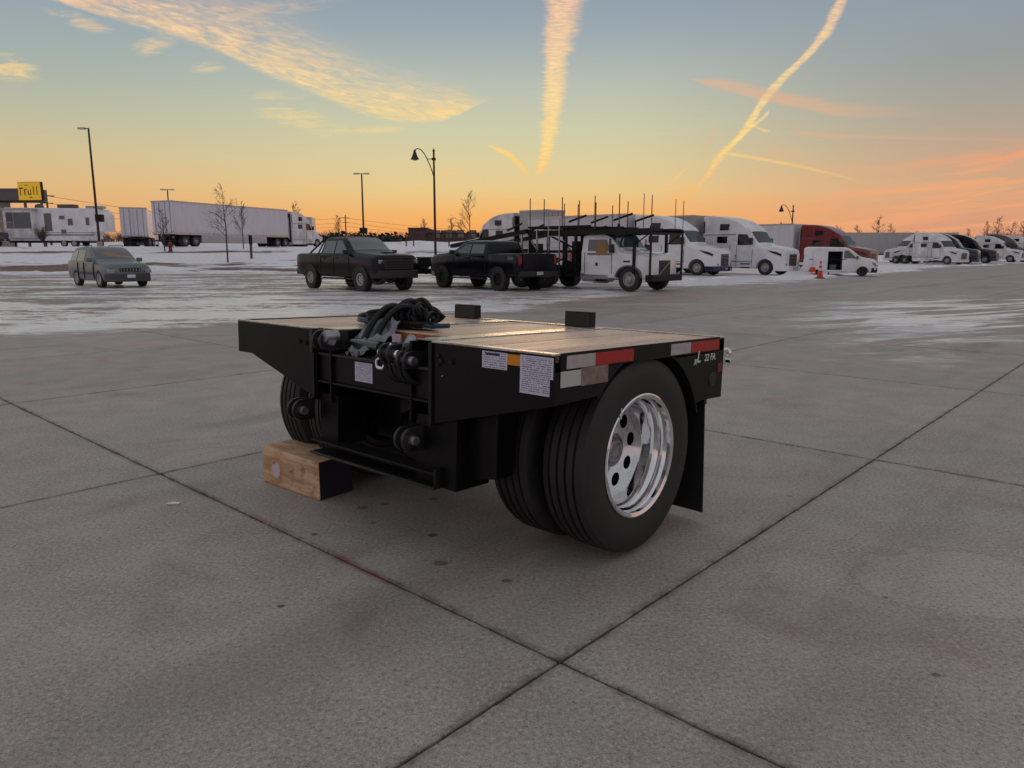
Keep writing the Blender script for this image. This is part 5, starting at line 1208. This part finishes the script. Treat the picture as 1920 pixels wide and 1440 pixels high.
# fuel canopy with its pillar
def canopy():
    z0, z1 = zpx(380, 92), zpx(356, 92); x1 = atd(76, 471, 92).x
    g = lawn_h(x1, 92)
    t = thing('fuel_canopy', 'flat fuel station canopy on a stone pillar at the far left', 'canopy', (x1, 92, g), 0)
    MB().box(-22, 0, 0, 2.4, z0-g+.25, z1-g).build('roof', 'canopy', t, bevel=.05); MB().box(-22.05, .05, -.05, 2.45, z1-g, z1-g+.18).build('roof_edge', 'grey', t); MB().box(-21.9, -.1, .1, 2.3, z0-g+.1, z0-g+.25).build('soffit', 'satin', t)
    xp = atd(2, 471, 92).x-x1; MB().box(xp-.5, xp+.5, 1, 2, 0, z0-g+.1).build('pillar', 'stone', t, bevel=.03); MB().box(xp-.7, xp+.7, .8, 2.2, 0, 1.4).build('pillar_base', 'stone', t, bevel=.03)
canopy()
def yellow_sign():
    Y = 86; a = on(70, Y); t = thing('yellow_sign', 'yellow box sign with dark lettering on two posts above the travel trailer', 'sign', a, R(-8))
    zb, zt = zpx(376, Y)-a.z, zpx(341, Y)-a.z
    MB().box(-1.55, 1.35, -.05, .32, zb, zt).build('sign_box', 'satin', t, bevel=.02); f = MB().box(-1.5, 1.3, -.08, -.051, zb+.05, zt-.05).build('sign_face', 'yellow', t)
    h = zt-zb
    for x0, x1, c0, c1 in ((-1.05,-.96,.28,.62),(-1.12,-.72,.62,.70),(-.62,-.50,.30,.62),(-.5,-.35,.56,.63),(-.25,-.15,.30,.58),(-.15,.02,.30,.36),(.02,.10,.30,.58),(.32,.41,.30,.76),(.66,.75,.30,.76),(-.1,.15,.14,.20),(-.5,-.2,.8,.84)):
        MB().box(x0*1.2, x1*1.2, -.088, -.081, zb+h*c0, zb+h*c1).build('sign_letter', 'ink', f)
    for x in (-.95, 1.1): MB().box(x-.1, x+.1, 0, .22, 0, zb+.05).build('post', 'polew', t)
yellow_sign()

# ------------------------------------------------------------ lamps
def flood_pole(px, Y, top, label, grp, tilt=0, two=False, arm=-1, sign=None, base_dz=0):
    b = on(px, Y); z = zpx(top, Y)-b.z; t = thing('light_pole', label, 'lamp post', b, 0, grp)
    MB().cyl((0, 0, 0), (0, 0, z), .13, .085, n=8).build('pole', 'pole', t); MB().cyl((0, 0, 0), (0, 0, .5), .26, n=12).build('base', 'trailer2', t)
    for s in ((-1, 1) if two else (arm,)):
        MB().box(min(0, s*.5), max(0, s*.5), -.04, .04, z-.06, z).build('arm', 'pole', t); MB().box(min(s*.3, s*.95), max(s*.3, s*.95), -.22, .22, z-.12, z+.04).build('lamp_head', 'alu', t, bevel=.02)
    if sign:
        z0 = zpx(sign[1], Y)-b.z; z1 = zpx(sign[0], Y)-b.z; MB().box(-.1 if arm < 0 else -.45, .6 if arm < 0 else .45, -.2, .2, z0, z1).build('sign_box', 'satin', t, bevel=.02)
    return t
flood_pole(188, 73, 240, 'tall bronze light pole with one flood head, left of the grey suv', 'flood light poles', sign=(402, 416))
flood_pole(323, 108, 355, 'light pole with two heads rising behind the long white trailer', 'flood light poles', two=True)
flood_pole(683, 92, 325, 'light pole with two heads and a dark sign box, above the black pickup', 'flood light poles', two=True, sign=(427, 438), arm=1)
def bell_lamp(px, Y, top, label, s=1., scale=1.):
    x = atd(px, 471, Y).x; g = max(0, lawn_h(x, Y)) if Y > 51 else 0; z = zpx(top, Y)-g
    t = thing('street_lamp', label, 'street lamp', (x, Y, g), 0, 'arched bell street lamps', 1)
    MB().cyl((0, 0, 0), (0, 0, z), .10*scale, .065*scale, n=10).build('pole', 'pole', t); MB().lathe([(.001, 0), (.24, 0), (.2, .5), (.12, .8), (.001, .82)], 'z', 12).build('base', 'pole', t)
    MB().lathe([(.001, z+.16), (.05, z+.06), (.09, z), (.11, z-.06), (.001, z-.1)], 'z', 10).build('finial', 'pole', t)
    MB().tube([(0, 0, z-1.9), (-.22, 0, z-1.2), (-.55, 0, z-.45), (-.85, 0, z-.02), (-1.15, 0, z+.12), (-1.36, 0, z+.0)], .035, 8).build('arm', 'pole', t)
    MB().box(-.45, .14, -.02, .02, z-.62, z-.57).build('brace', 'pole', t); MB().box(-.14, .14, -.14, .14, z-.68, z-.52).build('collar', 'pole', t)
    MB().lathe([(.001, z+.06), (.07, z+.04), (.10, z-.12), (.20, z-.42), (.32, z-.62), (.30, z-.62), (.001, z-.50)], 'z', 16, (-1.36, 0, 0)).build('bell_shade', 'pole', t)
    MB().lathe([(.001, z-.72), (.18, z-.66), (.24, z-.56), (.001, z-.55)], 'z', 12, (-1.36, 0, 0)).build('lamp_glass', 'grey', t)
bell_lamp(816.5, 55, 282, 'tall arched street lamp with bell shade, between the two pickups')
bell_lamp(1482, 88, 386, 'arched street lamp with bell shade behind the red truck')

# ------------------------------------------------------------ brick building, snow bank, posts
def brick_building():
    Y = 152; x0, x1 = atd(767, 471, Y).x, atd(925, 471, Y).x; g = lawn_h(x0, Y)
    t = thing('brick_building', 'low brown brick building behind the street lamp', 'building', (x0, Y, g-.3), 0)
    zz = lambda py: zpx(py, Y)-g+.3; W_ = x1-x0
    MB().box(3.6, W_, 0, 14, 0, zz(438)).build('wall', 'brick', t); MB().box(0, 3.6, -.5, 14.2, 0, zz(429)).build('tower', 'brick', t); MB().box(-.1, 3.7, -.6, 14.3, zz(429), zz(427)).build('parapet', 'satin', t)
    MB().box(3.6, W_+.1, -.1, 14.1, zz(438), zz(436.5)).build('parapet', 'satin', t)
    for a, b, c in ((6.2, 9.4, 431), (11.5, 13.4, 433)): MB().box(a, b, 3, 6, zz(438), zz(c)).build('roof_unit', 'canopy', t)
    for x in (5, 7.4, 9.8, 12.2): f = MB().box(x, x+1.4, -.06, 0, 1.2, 2.8).build('window', 'satin', t); MB().box(x+.08, x+1.32, -.07, -.06, 1.28, 2.72).build('pane', 'glass', f)
brick_building()
sb = MB(); Yb = 138; xa, xb = atd(600, 471, Yb).x, atd(1010, 471, Yb).x; n = 70
for i in range(n+1):
    x = xa+(xb-xa)*i/n; h = (zpx(452, Yb)+noise.noise(Vector((x*.2, 3, 0)))*.25) if x > atd(735, 471, Yb).x else zpx(456, Yb)
    for y, z in ((Yb, 1.0), (Yb+2, h-.3), (Yb+4, h), (Yb+9, h-.1), (Yb+12, 1.)): sb.v.append((x, y, z))
sb.f = [(i*5+k, (i+1)*5+k, (i+1)*5+k+1, i*5+k+1) for i in range(n) for k in range(4)]
struct(sb.build('snow_bank', mat('bank_snow', srgb(240,238,244), .7, var=.2, vscale=.6), smooth=60))
for px, Y, top, lb_ in ((762, 74, 437, 'leftmost thin post in the snow, just left of the brick tower'), (776, 76, 437, 'thin post in the snow before the brick tower'), (842, 72, 438, 'thin post just right of the arched street lamp'), (883, 78, 440, 'thin post below the tall narrow bare tree')):
    b = on(px, Y); t = thing('fence_post', lb_, 'post', b, 0, 'thin posts behind the pickups')
    z = zpx(top, Y)-b.z; MB().cyl((0, 0, 0), (0, 0, z), .07, n=6).build('post', 'pole', t); MB().lathe([(.001, z+.08), (.08, z), (.001, z-.01)], 'z', 8).build('post_cap', 'pole', t)
b = on(471, 61.5); t = thing('marker_post', 'brown marker post in the snow right of the bare sapling', 'post', b); z = zpx(441, 61.5)-b.z
MB().box(-.09, .09, -.05, .05, 0, z).build('post', 'polew', t); MB().box(-.13, .13, -.08, .08, z-.75, z).build('marker_box', 'satin', t, bevel=.01)
def hydrant():
    Y = 66; b = on(320, Y); t = thing('fire_hydrant', 'faded red fire hydrant standing in the snow', 'hydrant', b, 0, None, 1.1)
    MB().lathe([(.001,0),(.20,0),(.20,.06),(.13,.08),(.13,.56),(.17,.58),(.17,.62),(.13,.70),(.06,.76),(.001,.80)], 'z', 14).build('body', 'hydrant', t)
    for s in (-1, 1): MB().cyl((s*.1, 0, .46), (s*.26, 0, .46), .065, n=10).build('side_outlet', 'hydrant', t)
    MB().cyl((0, -.1, .40), (0, -.22, .40), .085, n=10).build('front_outlet', 'hydrant', t); MB().cyl((0, 0, .78), (0, 0, .86), .035, n=5).build('top_nut', 'hydrant', t)
hydrant()
def cone(px, py, h, label, kind='traffic_cone'):
    p = at(px, py); t = thing(kind, label, 'traffic cone', (p.x, p.y, 0), R(20), 'traffic cones by the van')
    if kind == 'traffic_cone':
        MB().box(-.22*h, .22*h, -.22*h, .22*h, 0, .05).build('base', 'plastic', t, bevel=.008)
        rr_ = lambda f: (.17*(1-f)+.035*f)*h*1.1
        for a, b, m in ((.0,.42,'orange_c'), (.42,.58,'band'), (.58,.72,'orange_c'), (.72,.82,'band'), (.82,1.,'orange_c')):
            MB().lathe([(rr_(a), .05+a*h), (rr_(b), .05+b*h), (rr_(b)-.02, .05+b*h), (rr_(a)-.02, .05+a*h)], 'z', 18, close=True).build('cone_section', m, t)
    else:
        for a, b, m in ((.0,.35,'orange_c'), (.35,.5,'band'), (.5,1.,'orange_c')): MB().lathe([(.001, a*h), (.16, a*h), (.15, b*h), (.001, b*h)], 'z', 16).build('barrel_section', m, t)
        MB().box(-.25, .25, -.25, .25, 0, .04).build('base', 'plastic', t)
cone(1537, 522, .92, 'tallest orange cone with black base in front of the white van'); cone(1523, 518.5, .55, 'short orange post marker left of the tall cone', 'delineator'); cone(1553, 517, .35, 'small orange cone right of the tall cone')

# ------------------------------------------------------------ bare trees, bushes, far wood, wires
def branches(mb, p, d, l, r, depth, rr, spread=.55, up=.25, n=5, kids=3, minr=.006):
    q = p; dd = d.copy(); segs = 3
    for i in range(segs):
        dd = (dd+Vector((rr.uniform(-1, 1), rr.uniform(-1, 1), rr.uniform(-.3, 1)*up))*.14).normalized(); e = q+dd*l/segs
        r1 = max(minr, r*(1-.28*(i+1)/segs*(1 if depth else 2.2))); r0 = max(minr, r*(1-.28*i/segs*(1 if depth else 2.2)))
        mb.cyl(q, e, r0, r1, n=n, cap=False); q = e
        if depth > 0:
            for k in range(kids if i else max(1, kids-2)):
                a = rr.uniform(0, 2*math.pi); u = dd.orthogonal().normalized(); w = dd.cross(u)
                nd = (dd*(1-spread*.45)+(u*math.cos(a)+w*math.sin(a))*spread*rr.uniform(.7, 1.3)+Vector((0, 0, up*.6))).normalized()
                branches(mb, q if i < segs-1 else q, nd, l*rr.uniform(.45, .72), r1*.52, depth-1, rr, spread, up, max(3, n-1), kids, minr)
def bare_tree(px, Y, top, label, seed, trunk=.35, depth=3, spread=.6, r=.09, group=None, m='bark', minr=.012, up=.45, kids=3, name='bare_tree', base=None):
    b = Vector(base) if base else on(px, Y); h = zpx(top, Y)-b.z; rr = random.Random(seed)
    t = thing(name, label, 'tree', b, 0, group)
    MB().cyl((0, 0, -.1), (0, 0, h*trunk), r, r*.8, n=8).build('trunk', m, t)
    cr = MB(); q = Vector((0, 0, h*trunk)); k = 8; hh = h*(1-trunk)
    for i in range(k):
        e = q+Vector((rr.uniform(-.04, .04)*hh*.3, rr.uniform(-.04, .04)*hh*.3, hh/k)); f0, f1 = i/k, (i+1)/k
        cr.cyl(q, e, max(minr, r*.8*(1-f0*.9)), max(minr, r*.8*(1-f1*.9)), n=5, cap=False)
        for j in range(kids+1):
            a = rr.uniform(0, 2*math.pi); s = spread*(1-.35*f0)
            d = Vector((math.cos(a)*s, math.sin(a)*s, .45+up*.6)).normalized()
            branches(cr, q.lerp(e, rr.random()), d, hh*rr.uniform(.24, .36)*(1.15-.8*f0), r*.34*(1-.6*f0), depth-1, rr, spread, up, 4, kids, minr)
        q = e
    cr.build('crown', m, t, smooth=0); return t
bare_tree(426, 59.5, 352, 'slender bare sapling in the snow in front of the long white trailer', 5, .30, 3, .95, .07, minr=.009, kids=1, up=.45)
bare_tree(309, 66, 400, 'small bare tree by the rear doors of the long white trailer', 6, .25, 3, .7, .06, minr=.009, kids=1)
bare_tree(457, 68, 386, 'thin bare tree just right of the sapling, before the trailer side', 7, .3, 3, .5, .05, minr=.009, kids=1)
bare_tree(556, 112, 386, 'bare tree rising behind the truck at the end of the raised lot', 8, .3, 3, .6, .1, minr=.016, kids=1)
bare_tree(637, 150, 408, 'far bare tree above the bed of the black pickup', 9, .3, 3, .8, .13, minr=.022, kids=1)
bare_tree(881, 128, 366, 'tall narrow bare tree above the dark navy pickup', 10, .25, 3, .7, .12, minr=.018, kids=1)
for k, (px, Y, top, lab) in enumerate(((796, 190, 412, 'round bare tree left of the tall narrow tree, above the brick tower'), (848, 185, 411, 'spreading bare tree just left of the tall narrow tree'), (864, 200, 414, 'bare tree close against the tall narrow tree'),
        (1442, 150, 427, 'bare tree left of the red truck trailer'), (1462, 165, 420, 'bare tree right behind the arched lamp by the red truck'), (1570, 190, 426, 'bare tree above the nose of the red truck'), (1604, 200, 424, 'bare tree above the windshield of the red truck'),
        (1643, 180, 411, 'widest bare tree above the silver trailer'), (1668, 200, 423, 'lower bare tree right of the widest one above the silver trailer'), (1812, 220, 432, 'small bare tree above the dark blue truck'),
        (1846, 200, 419, 'bare tree behind the black truck'), (1868, 190, 410, 'tallest bare tree of the clump near the right edge'), (1893, 200, 418, 'bare tree between the clump and the right edge'), (1914, 190, 417, 'bare tree at the right edge of the picture'))):
    bare_tree(px, Y, top, lab, 20+k, .22, 3, 1.0, .18, 'far bare trees', 'far', .026, .4, 1)
# reddish bush
b = on(84, 71); t = thing('leafless_bush', 'reddish leafless bush in the snow below the travel trailer', 'bush', b); rr = random.Random(77); cb = MB()
MB().cyl((0, 0, -.05), (0, 0, .35), .05, n=6).build('stem', 'bark2', t)
for k in range(46):
    a = rr.uniform(0, 6.28); s = rr.uniform(.1, .75); branches(cb, Vector((0, 0, .25)), Vector((math.cos(a)*s, math.sin(a)*s, 1.1)).normalized(), rr.uniform(.8, 1.25), .02, 1, rr, .7, .5, 3, 2, .009)
cb.build('twigs', 'bark2', t, smooth=0)
# far wood
fw = MB(); rr = random.Random(12)
for k in range(620):
    px = rr.uniform(-250, 2250); Y = rr.uniform(225, 330); b = on(px, Y)
    h = rr.uniform(2.2, 4.8)*(Y/240)
    for j in range(7):
        a = rr.uniform(0, 6.28); s = rr.uniform(.0, .5); q = b+Vector((rr.uniform(-1.6, 1.6), 0, 0)); d = Vector((math.cos(a)*s, math.sin(a)*s, 1)); e = q+d*h*.6
        fw.cyl(q, e, .07, .04, n=3, cap=False)
        for i in range(5):
            a2 = rr.uniform(0, 6.28); fw.cyl(q.lerp(e, rr.uniform(.3, 1)), e+Vector((math.cos(a2)*1.5, math.sin(a2)*1.5, h*rr.uniform(.1, .4))), .035, .02, n=3, cap=False)
o = fw.build('far_wood', 'far', smooth=0); o['kind'] = 'stuff'; o['label'] = 'band of far leafless trees along the horizon'
# low dark hedge of conifers beyond the raised lot
ev = MB()
for k in range(260):
    px = rr.uniform(560, 900) if k < 110 else rr.uniform(900, 2300); b = on(px, rr.uniform(215, 235)); r_ = rr.uniform(1.2, 2.4); h = rr.uniform(2.0, 3.6)
    for i in range(9):
        a = rr.uniform(0, 6.28); c = b+Vector((math.cos(a)*r_, math.sin(a)*r_, h*rr.uniform(.2, .9))); s = rr.uniform(.5, 1.0)
        vs = [c+Vector((rr.uniform(-1, 1), rr.uniform(-1, 1), rr.uniform(-.8, .9)))*s for _ in range(6)]; ev.add(vs, [(0,1,2),(0,2,3),(0,3,4),(1,2,4),(2,3,5),(1,4,5),(0,4,1),(3,4,5)])
o = ev.build('far_scrub', mat('far_scrub', (.022,.026,.024), .9), smooth=0); o['kind'] = 'stuff'; o['label'] = 'dark band of scrub far beyond the lot'
# utility poles and wires
def upole(px, Y, top, label):
    b = on(px, Y); z = zpx(top, Y)-b.z; t = thing('utility_pole', label, 'utility pole', b, R(30), 'utility poles'); MB().cyl((0, 0, 0), (0, 0, z), .2, .14, n=6).build('pole', 'polew', t)
    MB().box(-1.2, 1.2, -.07, .07, z-.9, z-.72).build('crossarm', 'polew', t); MB().box(-.9, .9, -.07, .07, z-2.1, z-1.95).build('crossarm', 'polew', t); return b+Vector((0, 0, z))
P1 = upole(98, 130, 358, 'brown utility pole right of the yellow sign'); P2 = upole(650, 210, 403, 'far utility pole above the cab of the black pickup')
P3 = P2+Vector((70, 60, -1.5))
for dz, s in ((-.8, 1), (-2.0, 2), (-3.0, 3)):
    m_ = MB()
    for A, Bq in ((P1, P2), (P2, P3)):
        m_.tube([A.lerp(Bq, k/8)+Vector((0, 0, dz-4.*4*(k/8)*(1-k/8)*.5)) for k in range(9)], .035, 4, 3)
    m_.build('overhead_wire', 'pole'); o = bpy.context.scene.objects[-1]
wl = ['uppermost thin overhead wire above the raised lot', 'middle thin overhead wire above the raised lot', 'lowest thin overhead wire above the raised lot']
for o, l in zip([o for o in C.objects if o.name.startswith('overhead_wire')], wl): tag(o, l, 'wire', 'overhead wires')

# low ridges of ploughed snow along the lot's edges
def ridge(pts, w, h, seed):
    m = MB(); P = []; rr = random.Random(seed)
    for (x0, y0), (x1, y1) in zip(pts, pts[1:]):
        n = max(2, int(math.hypot(x1-x0, y1-y0)/.35)); P += [(x0+(x1-x0)*k/n, y0+(y1-y0)*k/n) for k in range(n)]
    for i, (x, y) in enumerate(P):
        a, b = P[max(0, i-1)], P[min(len(P)-1, i+1)]; dx, dy = b[0]-a[0], b[1]-a[1]; l = math.hypot(dx, dy); nx_, ny_ = -dy/l, dx/l
        q = .5+1.1*noise.noise(Vector((x*.35, y*.35, seed))); hh = max(.0, h*q*(1+.6*noise.noise(Vector((x*2.2, y*2.2, seed+5)))))
        o_ = .5*noise.noise(Vector((x*.8, y*.8, 9)))
        for k, f in enumerate((0, .35, .8, 1, .8, .35, 0)):
            s_ = (k/3-1)*w*(.7+.6*q)+o_; z = f*hh*(1+.5*noise.noise(Vector((x*4+k, y*4, 3))))-.02; m.v.append((x+nx_*s_, y+ny_*s_, z+max(0, lawn_h(x, y)) if y > 51 else z))
    n = len(P); m.f = [(i*7+k, (i+1)*7+k, (i+1)*7+k+1, i*7+k+1) for i in range(n-1) for k in range(6)]
    struct(m.build('snow_ridge', bpy.data.materials['bank_snow'], smooth=70))
ridge([(-45,50.5),(-28,51.5),(-14,51),(-6,52.5),(-1,55)], .7, .26, 1)
ridge([(7.6,37.5),(10.5,41.5),(14.5,44.6),(17.5,44.0),(20,46.8),(25.5,53),(31,58)], .55, .20, 2)
ridge([(29,58),(40,72),(55,84)], .6, .16, 3)
